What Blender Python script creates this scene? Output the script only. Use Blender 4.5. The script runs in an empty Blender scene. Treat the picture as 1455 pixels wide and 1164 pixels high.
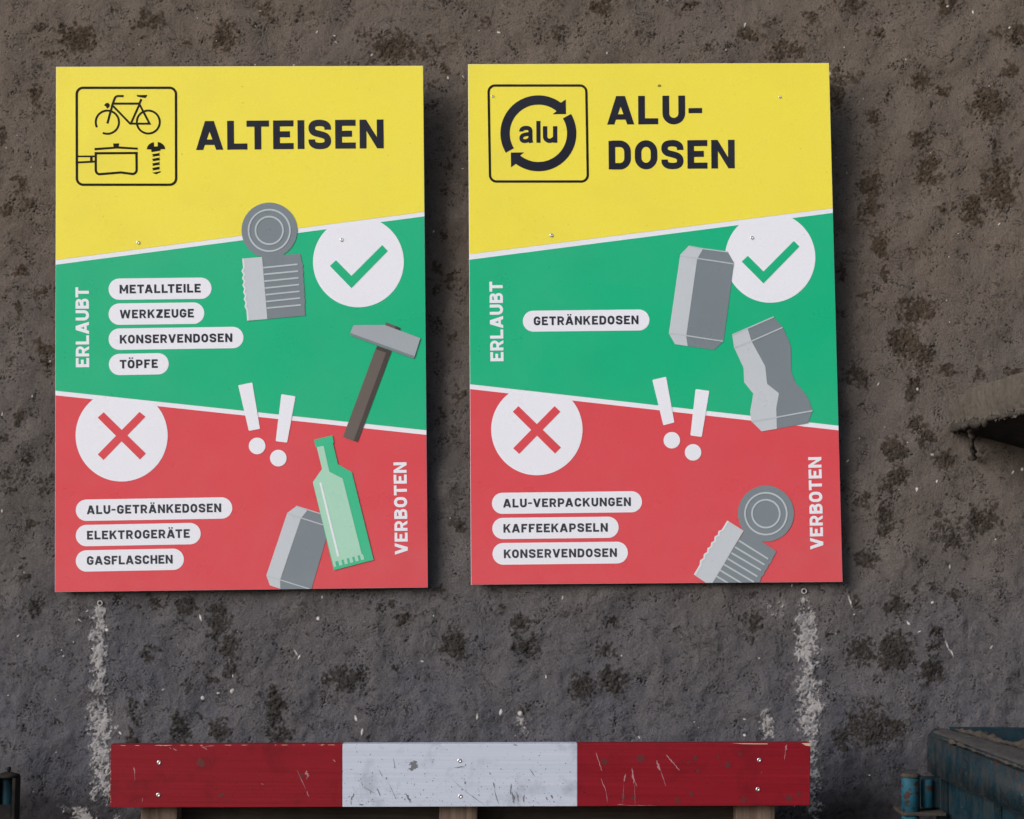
import bpy, bmesh, math, random
import numpy as np
from mathutils import Vector, Matrix
from mathutils.geometry import delaunay_2d_cdt

random.seed(7)
rng = np.random.default_rng(11)
sc = bpy.context.scene
col = sc.collection

# ------------------------------------------------------------------ camera, sky, sun, exposure
W0, H0 = 1455.0, 1164.0
FPX = 2500.0                       # focal length in photograph pixels
PITCH, ROLL = math.radians(4.2), math.radians(0.5)
CAM = Vector((0.0, -3.40, 1.50))
cd = bpy.data.cameras.new('camera'); cam = bpy.data.objects.new('camera', cd); col.objects.link(cam)
cd.sensor_fit = 'HORIZONTAL'; cd.sensor_width = 36.0; cd.lens = 36.0 * FPX / W0
cd.clip_start = 0.05; cd.clip_end = 2000
ROT = Matrix.Rotation(math.radians(90) + PITCH, 3, 'X') @ Matrix.Rotation(ROLL, 3, 'Z')
cam.matrix_world = Matrix.Translation(CAM) @ ROT.to_4x4()
sc.camera = cam

SUN_TO = Vector((5.4, 4.0, -2.9)).normalized()        # the way the light travels
SUN_EL = math.asin(-SUN_TO.z); SUN_ROT = math.atan2(-SUN_TO.x, -SUN_TO.y)
world = bpy.data.worlds.new('World'); sc.world = world; world.use_nodes = True
wn = world.node_tree; wn.nodes.clear()
sky = wn.nodes.new('ShaderNodeTexSky'); sky.sky_type = 'NISHITA'; sky.sun_disc = False
sky.sun_elevation = SUN_EL; sky.sun_rotation = SUN_ROT % (2 * math.pi)
sky.air_density = 1.0; sky.dust_density = 2.5; sky.ozone_density = 1.0
bg = wn.nodes.new('ShaderNodeBackground'); bg.inputs['Strength'].default_value = 0.062
wo = wn.nodes.new('ShaderNodeOutputWorld')
wn.links.new(sky.outputs[0], bg.inputs[0]); wn.links.new(bg.outputs[0], wo.inputs[0])
sl = bpy.data.lights.new('sun', 'SUN'); sl.energy = 1.5; sl.angle = math.radians(34); sl.color = (1.0, 0.98, 0.975)
so = bpy.data.objects.new('sun', sl); col.objects.link(so)
so.rotation_euler = SUN_TO.to_track_quat('-Z', 'Y').to_euler(); so.location = (-4, -4, 4)
sc.view_settings.view_transform = 'Standard'; sc.view_settings.look = 'None'
sc.view_settings.exposure = 1.0; sc.view_settings.gamma = 1.0; sc.view_settings.use_curve_mapping = False

# ------------------------------------------------------------------ helpers
def ray(px, py):
    return ROT @ Vector(((px - W0 / 2) / FPX, -(py - H0 / 2) / FPX, -1.0))
def on_y(px, py, d):               # point on the plane y = -d
    r = ray(px, py); t = (-d - CAM.y) / r.y
    return CAM + r * t
def on_z(px, py, z):
    r = ray(px, py); t = (z - CAM.z) / r.z
    return CAM + r * t
def on_plane(px, py, p0, n):
    r = ray(px, py); t = (p0 - CAM).dot(n) / r.dot(n)
    return CAM + r * t

def tag(o, label=None, cat=None, group=None, kind=None):
    if label: o['label'] = label
    if cat: o['category'] = cat
    if group: o['group'] = group
    if kind: o['kind'] = kind
    return o
def empty(name, loc):
    o = bpy.data.objects.new(name, None); col.objects.link(o); o.location = loc
    o.empty_display_size = 0.05
    return o
def link_mesh(name, verts, faces, mat, parent=None, smooth=False):
    me = bpy.data.meshes.new(name)
    me.from_pydata([tuple(v) for v in verts], [], faces); me.update()
    bm = bmesh.new(); bm.from_mesh(me); bmesh.ops.recalc_face_normals(bm, faces=bm.faces[:]); bm.to_mesh(me); bm.free()
    if smooth:
        for p in me.polygons: p.use_smooth = True
    return link_data(name, me, mat, parent)
def link_data(name, me, mat, parent=None):
    o = bpy.data.objects.new(name, me); col.objects.link(o)
    if mat and not me.materials: me.materials.append(mat)
    if parent is not None:
        root = parent
        off = Vector((0, 0, 0))
        while root is not None:
            off += root.location; root = root.parent
        o.parent = parent
        me.transform(Matrix.Translation(-off))
    return o
def link_bm(name, bm, mat, parent=None, smooth=False):
    bmesh.ops.recalc_face_normals(bm, faces=bm.faces[:])
    me = bpy.data.meshes.new(name); bm.to_mesh(me); bm.free()
    if smooth:
        for p in me.polygons: p.use_smooth = True
    return link_data(name, me, mat, parent)
def prism(front, back, name, mat, parent=None, bevel=0.0):
    n = len(front)
    bm = bmesh.new()
    a = [bm.verts.new(v) for v in front]; b = [bm.verts.new(v) for v in back]
    bm.faces.new(a); bm.faces.new(b[::-1])
    for i in range(n): bm.faces.new((a[i], b[i], b[(i + 1) % n], a[(i + 1) % n]))
    if bevel:
        bmesh.ops.recalc_face_normals(bm, faces=bm.faces[:])
        bmesh.ops.bevel(bm, geom=bm.edges[:], offset=bevel, segments=2, affect='EDGES', profile=0.6)
    return link_bm(name, bm, mat, parent)
def box(c, s, name, mat, parent=None, bevel=0.0, rz=0.0):
    x, y, z = s[0] / 2, s[1] / 2, s[2] / 2
    R = Matrix.Rotation(rz, 3, 'Z')
    f = [Vector(c) + R @ Vector(p) for p in ((-x, -y, -z), (x, -y, -z), (x, -y, z), (-x, -y, z))]
    b = [Vector(c) + R @ Vector(p) for p in ((-x, y, -z), (x, y, -z), (x, y, z), (-x, y, z))]
    return prism(f, b, name, mat, parent, bevel)
def lathe(c, prof, axis='Z', n=28, ang=0.0):
    bm = bmesh.new(); rings = []
    for r, h in prof:
        ring = []
        for i in range(n):
            a = 2 * math.pi * i / n
            if axis == 'Z': p = (r * math.cos(a), r * math.sin(a), h)
            else: p = (r * math.cos(a), -h, r * math.sin(a))
            ring.append(bm.verts.new(Vector(c) + Vector(p)))
        rings.append(ring)
    for k in range(len(rings) - 1):
        for i in range(n):
            j = (i + 1) % n
            bm.faces.new((rings[k][i], rings[k][j], rings[k + 1][j], rings[k + 1][i]))
    bm.faces.new(rings[0]); bm.faces.new(rings[-1])
    return bm

# ------------------------------------------------------------------ materials
class NT:
    def __init__(s, name):
        s.m = bpy.data.materials.new(name); s.m.use_nodes = True
        s.t = s.m.node_tree; s.t.nodes.clear()
        s.out = s.n('ShaderNodeOutputMaterial'); s.b = s.n('ShaderNodeBsdfPrincipled')
        s.t.links.new(s.b.outputs[0], s.out.inputs['Surface'])
        s.tc = s.n('ShaderNodeTexCoord')
    def n(s, k): return s.t.nodes.new(k)
    def l(s, a, b): s.t.links.new(a, b)
    def noise(s, scale, detail=4, rough=0.6, vec=None, dist=0.0, lac=2.0):
        x = s.n('ShaderNodeTexNoise'); x.inputs['Scale'].default_value = scale; x.inputs['Detail'].default_value = detail
        x.inputs['Roughness'].default_value = rough; x.inputs['Distortion'].default_value = dist; x.inputs['Lacunarity'].default_value = lac
        s.l(vec or s.tc.outputs['Object'], x.inputs['Vector']); return x.outputs['Fac']
    def mapping(s, scale, rot=(0, 0, 0)):
        x = s.n('ShaderNodeMapping'); x.inputs['Scale'].default_value = scale; x.inputs['Rotation'].default_value = rot
        s.l(s.tc.outputs['Object'], x.inputs['Vector']); return x.outputs[0]
    def ramp(s, f, a, b, va=0.0, vb=1.0):
        x = s.n('ShaderNodeMapRange'); x.inputs['From Min'].default_value = a; x.inputs['From Max'].default_value = b
        x.inputs['To Min'].default_value = va; x.inputs['To Max'].default_value = vb
        x.clamp = True; s.l(f, x.inputs['Value']); return x.outputs[0]
    def math(s, op, a, b):
        x = s.n('ShaderNodeMath'); x.operation = op
        for i, v in enumerate((a, b)):
            if isinstance(v, (int, float)): x.inputs[i].default_value = v
            else: s.l(v, x.inputs[i])
        return x.outputs[0]
    def mix(s, f, a, b, blend='MIX'):
        x = s.n('ShaderNodeMix'); x.data_type = 'RGBA'; x.blend_type = blend
        if isinstance(f, (int, float)): x.inputs[0].default_value = f
        else: s.l(f, x.inputs[0])
        for i, v in ((6, a), (7, b)):
            if isinstance(v, tuple): x.inputs[i].default_value = (*v, 1)
            else: s.l(v, x.inputs[i])
        return x.outputs[2]
    def attr(s, name):
        x = s.n('ShaderNodeAttribute'); x.attribute_name = name; return x.outputs['Fac']
    def bump(s, h, dist, strength=1.0, prev=None):
        x = s.n('ShaderNodeBump'); x.inputs['Distance'].default_value = dist; x.inputs['Strength'].default_value = strength
        s.l(h, x.inputs['Height'])
        if prev: s.l(prev, x.inputs['Normal'])
        return x.outputs[0]
    def done(s, colr, rough=0.6, normal=None, spec=0.5, metal=0.0):
        if isinstance(colr, tuple): s.b.inputs['Base Color'].default_value = (*colr, 1)
        else: s.l(colr, s.b.inputs['Base Color'])
        if isinstance(rough, (int, float)): s.b.inputs['Roughness'].default_value = rough
        else: s.l(rough, s.b.inputs['Roughness'])
        s.b.inputs['Specular IOR Level'].default_value = spec; s.b.inputs['Metallic'].default_value = metal
        if normal: s.l(normal, s.b.inputs['Normal'])
        return s.m

def print_mat(name, c, dirt=0.20, rough=0.30, spec=0.5):
    m = NT(name)
    grain = m.ramp(m.noise(420, 3, 0.7), 0.35, 0.65, 0.965, 1.03)
    blot = m.ramp(m.noise(5, 5, 0.6), 0.5, 0.78, 0.0, dirt)
    speck = m.ramp(m.noise(190, 2, 0.5), 0.735, 0.78, 0.0, 0.45)
    col0 = m.mix(1.0, c, (1, 1, 1), 'MULTIPLY')
    sm = m.n('ShaderNodeVectorMath'); sm.operation = 'SCALE'; m.l(col0, sm.inputs[0]); m.l(grain, sm.inputs['Scale'])
    c1 = m.mix(blot, sm.outputs[0], tuple(v * 0.62 + 0.02 for v in c))
    c2 = m.mix(speck, c1, tuple(v * 0.35 + 0.01 for v in c))
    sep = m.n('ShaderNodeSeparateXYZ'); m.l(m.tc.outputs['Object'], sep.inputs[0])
    sheen = m.math('ADD', m.ramp(sep.outputs['Z'], 0.0, 0.42, 0.055, 0.0), m.ramp(m.noise(3.2, 5, 0.65), 0.45, 0.75, 0.0, 0.035))
    sheen = m.math('MULTIPLY', sheen, m.ramp(m.noise(24, 5, 0.7), 0.25, 0.7, 0.6, 1.2))
    c2 = m.mix(sheen, c2, (0.50, 0.49, 0.49))  # glossy sheen painted in as a paler tint, strongest low on the sign
    scu = m.math('ABSOLUTE', m.math('SUBTRACT', m.noise(1.0, 3, 0.5, m.mapping((7, 7, 16), (0, 0.6, 0)), 0.7), 0.5), 0)
    scm = m.math('MULTIPLY', m.ramp(scu, 0.0, 0.004, 1.0, 0.0), m.ramp(m.noise(7, 3, 0.6), 0.60, 0.66, 0.0, 0.22))
    c2 = m.mix(scm, c2, tuple(v * 0.45 + 0.03 for v in c))
    r = m.ramp(m.noise(9, 4, 0.6), 0.3, 0.7, rough - 0.06, rough + 0.1)
    return m.done(c2, r, None, spec)
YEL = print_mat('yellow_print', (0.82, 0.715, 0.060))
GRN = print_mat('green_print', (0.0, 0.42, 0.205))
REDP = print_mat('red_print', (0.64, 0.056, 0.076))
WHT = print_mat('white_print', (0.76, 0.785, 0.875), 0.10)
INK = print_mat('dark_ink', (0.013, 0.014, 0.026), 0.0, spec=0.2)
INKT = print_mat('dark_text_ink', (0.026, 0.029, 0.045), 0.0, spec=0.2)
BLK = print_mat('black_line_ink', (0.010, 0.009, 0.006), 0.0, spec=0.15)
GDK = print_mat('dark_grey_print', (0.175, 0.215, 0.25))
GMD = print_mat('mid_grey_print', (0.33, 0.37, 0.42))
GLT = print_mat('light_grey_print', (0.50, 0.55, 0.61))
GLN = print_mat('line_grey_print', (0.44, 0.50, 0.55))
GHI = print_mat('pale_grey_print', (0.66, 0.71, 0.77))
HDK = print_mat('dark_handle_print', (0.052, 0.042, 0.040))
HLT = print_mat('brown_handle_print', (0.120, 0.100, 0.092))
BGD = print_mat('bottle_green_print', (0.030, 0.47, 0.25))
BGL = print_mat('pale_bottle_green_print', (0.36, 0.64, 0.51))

def simple(name, c, rough=0.5, metal=0.0, spec=0.5): return NT(name).done(c, rough, None, spec, metal)
SCREW = simple('zinc_screw', (0.62, 0.62, 0.62), 0.32, 0.9)
HOLE = simple('dark_hole', (0.01, 0.01, 0.01), 0.8)
EDGE = simple('panel_edge', (0.62, 0.60, 0.52), 0.5)

# wall: sprayed concrete with dirt, wet blotches, lime runs and painted shade held in mesh attributes
def wall_material():
    m = NT('rough_render')
    vec = m.tc.outputs['Object']
    sep = m.n('ShaderNodeSeparateXYZ'); m.l(vec, sep.inputs[0])
    big = m.noise(1.7, 4, 0.6)
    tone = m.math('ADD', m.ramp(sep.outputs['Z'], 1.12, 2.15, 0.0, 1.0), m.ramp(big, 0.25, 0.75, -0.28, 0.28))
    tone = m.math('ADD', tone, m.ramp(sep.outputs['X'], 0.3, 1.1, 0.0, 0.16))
    base = m.mix(m.ramp(tone, 0.0, 1.0), (0.060, 0.066, 0.090), (0.122, 0.092, 0.071))  # dusty brown above; the cooler, dimmer light lower down is painted in
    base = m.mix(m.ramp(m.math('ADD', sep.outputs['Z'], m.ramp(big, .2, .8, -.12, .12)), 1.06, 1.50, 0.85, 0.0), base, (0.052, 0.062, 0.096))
    mot = m.noise(9, 5, 0.65)
    base = m.mix(m.ramp(mot, 0.35, 0.70, 0.0, 0.32), base, (0.135, 0.119, 0.108))
    fine = m.noise(520, 3, 0.8)
    base = m.mix(m.ramp(fine, 0.32, 0.68, 0.0, 0.46), base, (0.215, 0.195, 0.180))
    fd = m.ramp(m.noise(340, 4, 0.8), 0.32, 0.46, 0.75, 0.0)
    base = m.mix(fd, base, (0.040, 0.034, 0.031))
    ck = m.math('ABSOLUTE', m.math('SUBTRACT', m.noise(52, 4, 0.6, dist=1.0), 0.5), 0)
    ckm = m.math('MULTIPLY', m.ramp(ck, 0.0, 0.014, 1.0, 0.0), m.ramp(m.noise(26, 3, 0.6), 0.52, 0.60))
    base = m.mix(m.math('MULTIPLY', ckm, 0.70), base, (0.022, 0.018, 0.016))
    wall_shade = m.ramp(m.math('ADD', m.attr('wall_shade'), m.ramp(m.noise(14, 5, 0.7), 0.25, 0.75, -0.25, 0.25)), 0.1, 0.95)
    base = m.mix(m.math('MULTIPLY', wall_shade, 0.90), base, (0.016, 0.015, 0.018))  # shade at the wall's foot and corners, painted into the base colour
    st = m.attr('stain')
    edge = m.math('ADD', st, m.ramp(m.noise(170, 5, 0.85), 0.25, 0.75, -0.45, 0.45))
    stm = m.ramp(edge, 0.36, 0.66)
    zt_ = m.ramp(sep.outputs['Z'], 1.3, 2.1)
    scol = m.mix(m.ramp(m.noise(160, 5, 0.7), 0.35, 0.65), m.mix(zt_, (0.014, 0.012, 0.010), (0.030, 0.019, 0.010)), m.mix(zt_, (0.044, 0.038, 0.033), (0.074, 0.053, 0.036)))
    base = m.mix(m.math('MULTIPLY', stm, 0.86), base, scol)
    pit = m.attr('pit')
    base = m.mix(m.math('MULTIPLY', m.ramp(m.math('ADD', pit, m.ramp(m.noise(260, 4, .7), .3, .7, -.3, .3)), 0.35, 0.8), 0.78), base, (0.024, 0.019, 0.016))
    ch = m.attr('chalk')
    chn = m.math('ADD', m.ramp(m.noise(120, 5, 0.8), 0.25, 0.75, -0.42, 0.42), m.ramp(m.noise(270, 4, 0.75), 0.3, 0.7, -0.38, 0.38))
    chm = m.ramp(m.math('ADD', ch, m.math('MULTIPLY', chn, 0.6)), 0.50, 0.66)
    base = m.mix(m.ramp(m.math('ADD', ch, m.ramp(m.noise(40, 5, .7), .3, .7, -.25, .25)), 0.15, 0.8, 0.0, 0.40), base, (0.30, 0.29, 0.30))
    base = m.mix(m.math('MULTIPLY', chm, 0.72), base, (0.40, 0.39, 0.40))
    sp = m.attr('fleck')
    base = m.mix(m.ramp(sp, 0.30, 0.80), base, (0.66, 0.64, 0.62))
    h1 = m.bump(m.noise(560, 3, 0.8), 0.0026, 1.0)
    vo = m.n('ShaderNodeTexVoronoi'); vo.inputs['Scale'].default_value = 210; vo.feature = 'SMOOTH_F1'; m.l(vec, vo.inputs['Vector'])
    h2 = m.bump(m.math('ADD', m.math('MULTIPLY', vo.outputs['Distance'], -0.8), m.noise(150, 5, 0.85)), 0.0018, 0.55, h1)
    h3 = m.bump(m.math('MULTIPLY', ckm, -1.0), 0.0028, 0.9, h2)
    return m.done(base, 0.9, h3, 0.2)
WALLM = wall_material()

# ------------------------------------------------------------------ the wall
def fft_noise(shape, dx, lo, hi, seed, power=0.0):
    """gaussian noise band-limited to wavelengths lo..hi (metres)"""
    r = np.random.default_rng(seed)
    f = np.fft.rfft2(r.standard_normal(shape))
    ky = np.fft.fftfreq(shape[0], dx)[:, None]; kx = np.fft.rfftfreq(shape[1], dx)[None, :]
    k = np.sqrt(kx * kx + ky * ky) + 1e-9
    g = np.exp(-(k * lo) ** 2) * (1 - np.exp(-(k * hi) ** 2)) * k ** (-power)
    n = np.fft.irfft2(f * g, s=shape)
    return (n / n.std()).astype(np.float32)

def sstep(x, a, b):
    t = np.clip((x - a) / (b - a), 0, 1); return t * t * (3 - 2 * t)

BX0, BX1, BZ0, BZ1 = -1.06, 1.06, 0.90, 2.62
DX = 0.00185
nx = int((BX1 - BX0) / DX) + 1; nz = int((BZ1 - BZ0) / DX) + 1
xs = np.linspace(BX0, BX1, nx); zs = np.linspace(BZ0, BZ1, nz)
XX, ZZ = np.meshgrid(xs, zs)
# photograph pixel of each wall point, to set the marks where they stand
RT = np.array(ROT.transposed())
d3 = np.stack([XX - CAM.x, np.full_like(XX, -CAM.y), ZZ - CAM.z], -1)
c3 = d3 @ RT.T
PX = W0 / 2 + FPX * c3[..., 0] / -c3[..., 2]; PY = H0 / 2 - FPX * c3[..., 1] / -c3[..., 2]
shape = XX.shape
big = fft_noise(shape, DX, 0.10, 0.45, 1)
med = fft_noise(shape, DX, 0.022, 0.09, 2, 0.6)
sml = fft_noise(shape, DX, 0.006, 0.03, 3, 0.8)
tin = fft_noise(shape, DX, 0.0028, 0.012, 4, 0.5)
wrp = fft_noise(shape, DX, 0.010, 0.05, 5, 0.8)
wrp2 = fft_noise(shape, DX, 0.010, 0.05, 6, 0.8)

# dark damp / dirty patches: x, y, half width, half height (photograph pixels), strength
ST = [(110, 55, 32, 26, 1), (60, 38, 9, 9, .8), (65, 77, 12, 7, .9), (215, 30, 20, 18, 1), (322, 52, 20, 26, 1), (270, 60, 14, 10, .6), (375, 12, 28, 16, .8),
      (430, 22, 16, 16, .5), (560, 70, 40, 24, 1), (520, 48, 16, 12, .8), (610, 70, 20, 16, .7), (690, 30, 24, 16, .6), (780, 42, 30, 20, .55), (850, 12, 24, 14, .8), (910, 48, 20, 14, .6),
      (975, 12, 20, 12, .7), (1065, 48, 22, 12, 1), (1120, 72, 30, 14, 1), (1010, 70, 18, 10, .6), (1205, 10, 30, 12, .8), (1155, 28, 16, 12, .7), (1250, 46, 18, 12, .7),
      (1190, 128, 12, 30, 1), (1215, 108, 14, 10, .9), (1310, 115, 18, 16, 1), (1340, 128, 10, 8, 1), (1345, 8, 14, 14, 1), (1404, 150, 24, 28, 1.1), (1435, 100, 14, 12, 1), (1448, 50, 14, 24, .9), (1420, 52, 18, 12, .7),
      (1240, 170, 14, 18, .8), (1310, 198, 18, 12, 1), (1320, 242, 24, 28, .95), (1342, 298, 12, 7, 1), (1290, 306, 12, 6, .9), (1420, 262, 26, 40, 1.05), (1382, 300, 18, 24, 1.05), (1415, 208, 8, 7, 1),
      (1238, 260, 20, 24, .9), (1232, 300, 18, 22, .9), (1250, 348, 14, 20, 1.05), (1256, 390, 6, 18, 1), (1296, 360, 10, 10, .8), (1320, 358, 8, 8, .7), (1196, 390, 8, 12, .9), (1225, 420, 10, 12, .8),
      (1302, 440, 28, 22, 1.05), (1286, 488, 24, 28, 1.15), (1314, 506, 12, 24, 1), (1218, 536, 18, 14, 1), (1297, 555, 12, 22, .9), (1347, 526, 16, 10, 1), (1395, 535, 10, 12, .9), (1440, 528, 12, 6, 1), (1300, 600, 12, 16, .9), (1316, 620, 14, 16, 1.0),
      (1272, 640, 18, 24, 1.0), (1276, 675, 16, 18, 1.0), (1340, 655, 16, 14, 1), (1385, 650, 10, 8, .7), (1264, 690, 14, 14, 1), (1258, 735, 16, 22, 1), (1258, 755, 9, 8, .9), (1232, 797, 18, 14, 1),
      (1345, 745, 36, 28, .62), (1352, 768, 18, 16, 1), (1398, 740, 24, 22, 1.1), (1222, 712, 12, 14, .9), (1300, 836, 8, 8, .9), (1215, 856, 8, 16, .8), (1275, 862, 24, 12, 1.05), (1350, 845, 22, 16, .7), (1324, 830, 8, 6, .7),
      (1228, 925, 24, 22, 1), (1272, 928, 30, 28, 1.1), (1331, 903, 14, 14, 1), (1325, 955, 22, 18, 1), (1322, 925, 7, 10, .8), (1235, 1030, 36, 34, 1.0), (1270, 1035, 18, 22, 1), (1200, 1052, 22, 14, 1), (1440, 965, 12, 12, .7), (1300, 1000, 20, 20, .5),
      (1070, 882, 14, 24, 1), (1063, 908, 9, 7, .9), (1068, 846, 9, 8, .8), (1105, 862, 7, 12, .6), (830, 975, 26, 20, 1), (872, 968, 22, 20, 1.05), (862, 925, 22, 14, .8), (740, 886, 16, 14, .9), (750, 918, 22, 16, 1), (735, 908, 10, 16, .8),
      (646, 916, 24, 22, 1.1), (632, 915, 8, 18, .9), (606, 960, 8, 10, .7), (712, 868, 9, 8, .8), (570, 880, 10, 9, 1), (584, 876, 8, 6, .8), (560, 858, 8, 10, .8), (618, 838, 18, 14, .6), (655, 880, 12, 10, .3),
      (490, 965, 30, 20, 1), (520, 985, 10, 8, .7), (472, 985, 12, 10, .7), (540, 862, 7, 8, .6), (392, 1010, 16, 28, 1.1), (385, 985, 9, 14, 1), (395, 1045, 18, 14, 1), (310, 880, 18, 26, 1.05), (325, 918, 18, 20, 1), (308, 915, 12, 16, .9), (330, 955, 14, 12, .9), (300, 962, 10, 9, 1), (270, 975, 14, 9, .8),
      (313, 1040, 14, 18, 1.05), (256, 1035, 12, 24, 1.1), (283, 1018, 8, 6, 1), (190, 1008, 14, 18, .9), (185, 1050, 10, 12, 1), (220, 855, 14, 14, 1), (265, 862, 16, 18, .95), (215, 930, 12, 14, 1), (280, 945, 12, 10, .6), (115, 870, 16, 16, .45), (105, 940, 8, 8, .7), (82, 1030, 6, 8, .9), (460, 965, 6, 6, .9),
      (455, 1040, 16, 10, .4), (745, 1010, 14, 10, .5), (620, 1000, 12, 10, .3), (960, 900, 12, 8, .5), (1010, 945, 10, 8, .5), (905, 860, 9, 9, .5), (1000, 990, 14, 12, .4), (930, 1010, 10, 10, .35),
      (30, 265, 14, 14, .9), (38, 290, 14, 14, .8), (10, 300, 10, 12, .9), (52, 130, 10, 30, .8), (60, 160, 12, 16, .6), (5, 195, 8, 12, 1), (28, 385, 10, 6, 1), (55, 415, 14, 10, .9), (28, 440, 7, 14, .8), (45, 378, 6, 5, .8), (60, 500, 18, 14, .85), (68, 520, 12, 16, .8), (50, 485, 9, 6, .9), (15, 510, 10, 10, .6), (30, 230, 8, 20, .4),
      (25, 595, 8, 16, .8), (15, 680, 24, 22, .7), (40, 650, 16, 20, .7), (60, 690, 20, 24, .6), (45, 745, 9, 8, .9), (40, 825, 14, 10, .8), (48, 862, 16, 14, .9), (68, 640, 10, 30, .6), (10, 620, 12, 16, .6), (78, 1028, 8, 10, .7), (8, 1062, 10, 10, .6), (60, 955, 14, 14, .6), (30, 800, 9, 8, .7),
      (630, 98, 14, 12, .8), (612, 120, 9, 9, .9), (612, 150, 12, 6, .9), (632, 270, 8, 10, .8), (624, 380, 10, 14, .8), (640, 400, 16, 10, .8), (630, 340, 8, 12, .6), (618, 460, 8, 16, .7), (640, 480, 10, 10, .8), (650, 560, 12, 20, .7), (625, 590, 12, 14, .6), (655, 745, 12, 10, .9), (640, 740, 8, 8, .8), (648, 620, 12, 20, .6), (632, 688, 10, 10, .5)]
stain = np.zeros(shape, np.float32)
wpx = PX + wrp * 3.2; wpy = PY + wrp2 * 3.2
rows = PY[:, nx // 2]; cols_ = PX[nz // 2, :]
for (x, y, a, b, s) in ST:
    i = np.where((rows > y - 3 * b - 25) & (rows < y + 3 * b + 25))[0]; j = np.where((cols_ > x - 3 * a - 25) & (cols_ < x + 3 * a + 25))[0]
    if len(i) == 0 or len(j) == 0: continue
    sl_ = (slice(i[0], i[-1] + 1), slice(j[0], j[-1] + 1))
    r2 = ((wpx[sl_] - x) / (a * 1.05)) ** 2 + ((wpy[sl_] - y) / (b * 1.05)) ** 2
    stain[sl_] = np.maximum(stain[sl_], s * 0.92 * np.exp(-r2 ** 1.2 * 0.8))
# a scatter of small marks
for _ in range(330):
    x = rng.uniform(-30, 1485); y = rng.uniform(-30, 1190); a = rng.uniform(1.6, 5.5); b = a * rng.uniform(.5, 2.0); s = rng.uniform(.45, .95)
    i = np.where((rows > y - 3 * b - 12) & (rows < y + 3 * b + 12))[0]; j = np.where((cols_ > x - 3 * a - 12) & (cols_ < x + 3 * a + 12))[0]
    if len(i) == 0 or len(j) == 0: continue
    sl_ = (slice(i[0], i[-1] + 1), slice(j[0], j[-1] + 1))
    r2 = ((wpx[sl_] - x) / a) ** 2 + ((wpy[sl_] - y) / b) ** 2
    stain[sl_] = np.maximum(stain[sl_], s * np.exp(-r2))
sgate = sstep(stain, 0.06, 0.3)
stain = stain * 1.06 - 0.10 + sgate * (0.10 * med + 0.13 * sml + 0.09 * tin)
# lime runs
def band(x0, y0, x1, y1, w0, w1, s):
    t = np.clip((PY - y0) / (y1 - y0), 0, 1)
    cx = x0 + (x1 - x0) * t + wrp * 2.0; w = (w0 + (w1 - w0) * t) * .86
    inside = sstep(PY, y0 - 4, y0 + 6) * (1 - sstep(PY, y1 - 14, y1 + 10))
    return s * np.exp(-((PX - cx) / w) ** 2 * 0.8) * inside
chalk = np.zeros(shape, np.float32)
for b_ in [(141, 858, 140, 965, 8, 14, 1.05), (140, 965, 141, 1000, 16, 16, .7), (141, 995, 145, 1075, 17, 19, .95), (145, 1070, 146, 1145, 18, 18, .75),
           (1143, 846, 1144, 868, 7, 12, .8), (1144, 868, 1148, 945, 15, 16, 1.05), (1148, 940, 1150, 962, 14, 16, .7), (1149, 960, 1153, 1048, 20, 17, .95), (1153, 1050, 1158, 1175, 16, 12, .55),
           (1089, 1006, 1092, 1052, 9, 15, .75), (1105, 850, 1100, 880, 22, 14, .42), (741, 1012, 742, 1050, 10, 14, .75), (118, 1145, 120, 1175, 16, 24, .7), (165, 1150, 160, 1175, 10, 14, .5), (90, 1140, 92, 1160, 6, 8, .5), (658, 305, 650, 311, 14, 12, .5), (540, 1145, 545, 1160, 6, 8, .4)]:
    chalk = np.maximum(chalk, band(*b_))
cgate = sstep(chalk, 0.08, 0.4)
chalk = chalk * 0.92 + cgate * (0.17 * sml + 0.17 * tin + 0.14 * med)
# pale flecks
fleck = np.zeros(shape, np.float32)
FL = [(152, 895, 2.6, 2.2, 0), (739, 1014, 3.6, 3.4, 0), (452, 879, 2.4, 3.2, 0), (330, 982, 2.5, 4, .6), (310, 985, 3, 1.6, 0), (1058, 1045, 2.4, 1.6, .6), (1346, 918, 1.2, 9, -.4), (1352, 928, 1.2, 7, -.5), (1324, 856, 2, 2, 0), (1303, 695, 2.4, 2.4, 0), (1303, 553, 2, 2.2, 0), (1324, 646, 2.8, 1.8, .3),
      (1389, 563, 2, 2.6, 0), (1437, 671, 1.4, 3.4, .7), (1452, 667, 2.2, 2.6, 0), (1331, 684, 1.2, 2.6, .4), (420, 928, 1.2, 6, -.5), (425, 934, 1.2, 4, .4), (285, 878, 1.2, 6, -.4), (288, 992, 2, 3, 0), (600, 940, 3, 1.2, .2), (1208, 855, 1.0, 12, -.35), (1290, 885, 1.4, 4, -.6), (678, 1018, 2, 5, 0), (711, 1012, 2, 5, .2), (1057, 1022, 2.6, 1.4, .4), (515, 1040, 1.6, 6, .2), (505, 1020, 1.4, 5, -.4)]
for _ in range(230):
    FL.append((rng.uniform(-20, 1475), rng.uniform(-20, 1180), rng.uniform(.55, 1.25), rng.uniform(.7, 1.4) if rng.random() < .6 else rng.uniform(2, 4), rng.uniform(-1.2, 1.2)))
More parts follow.
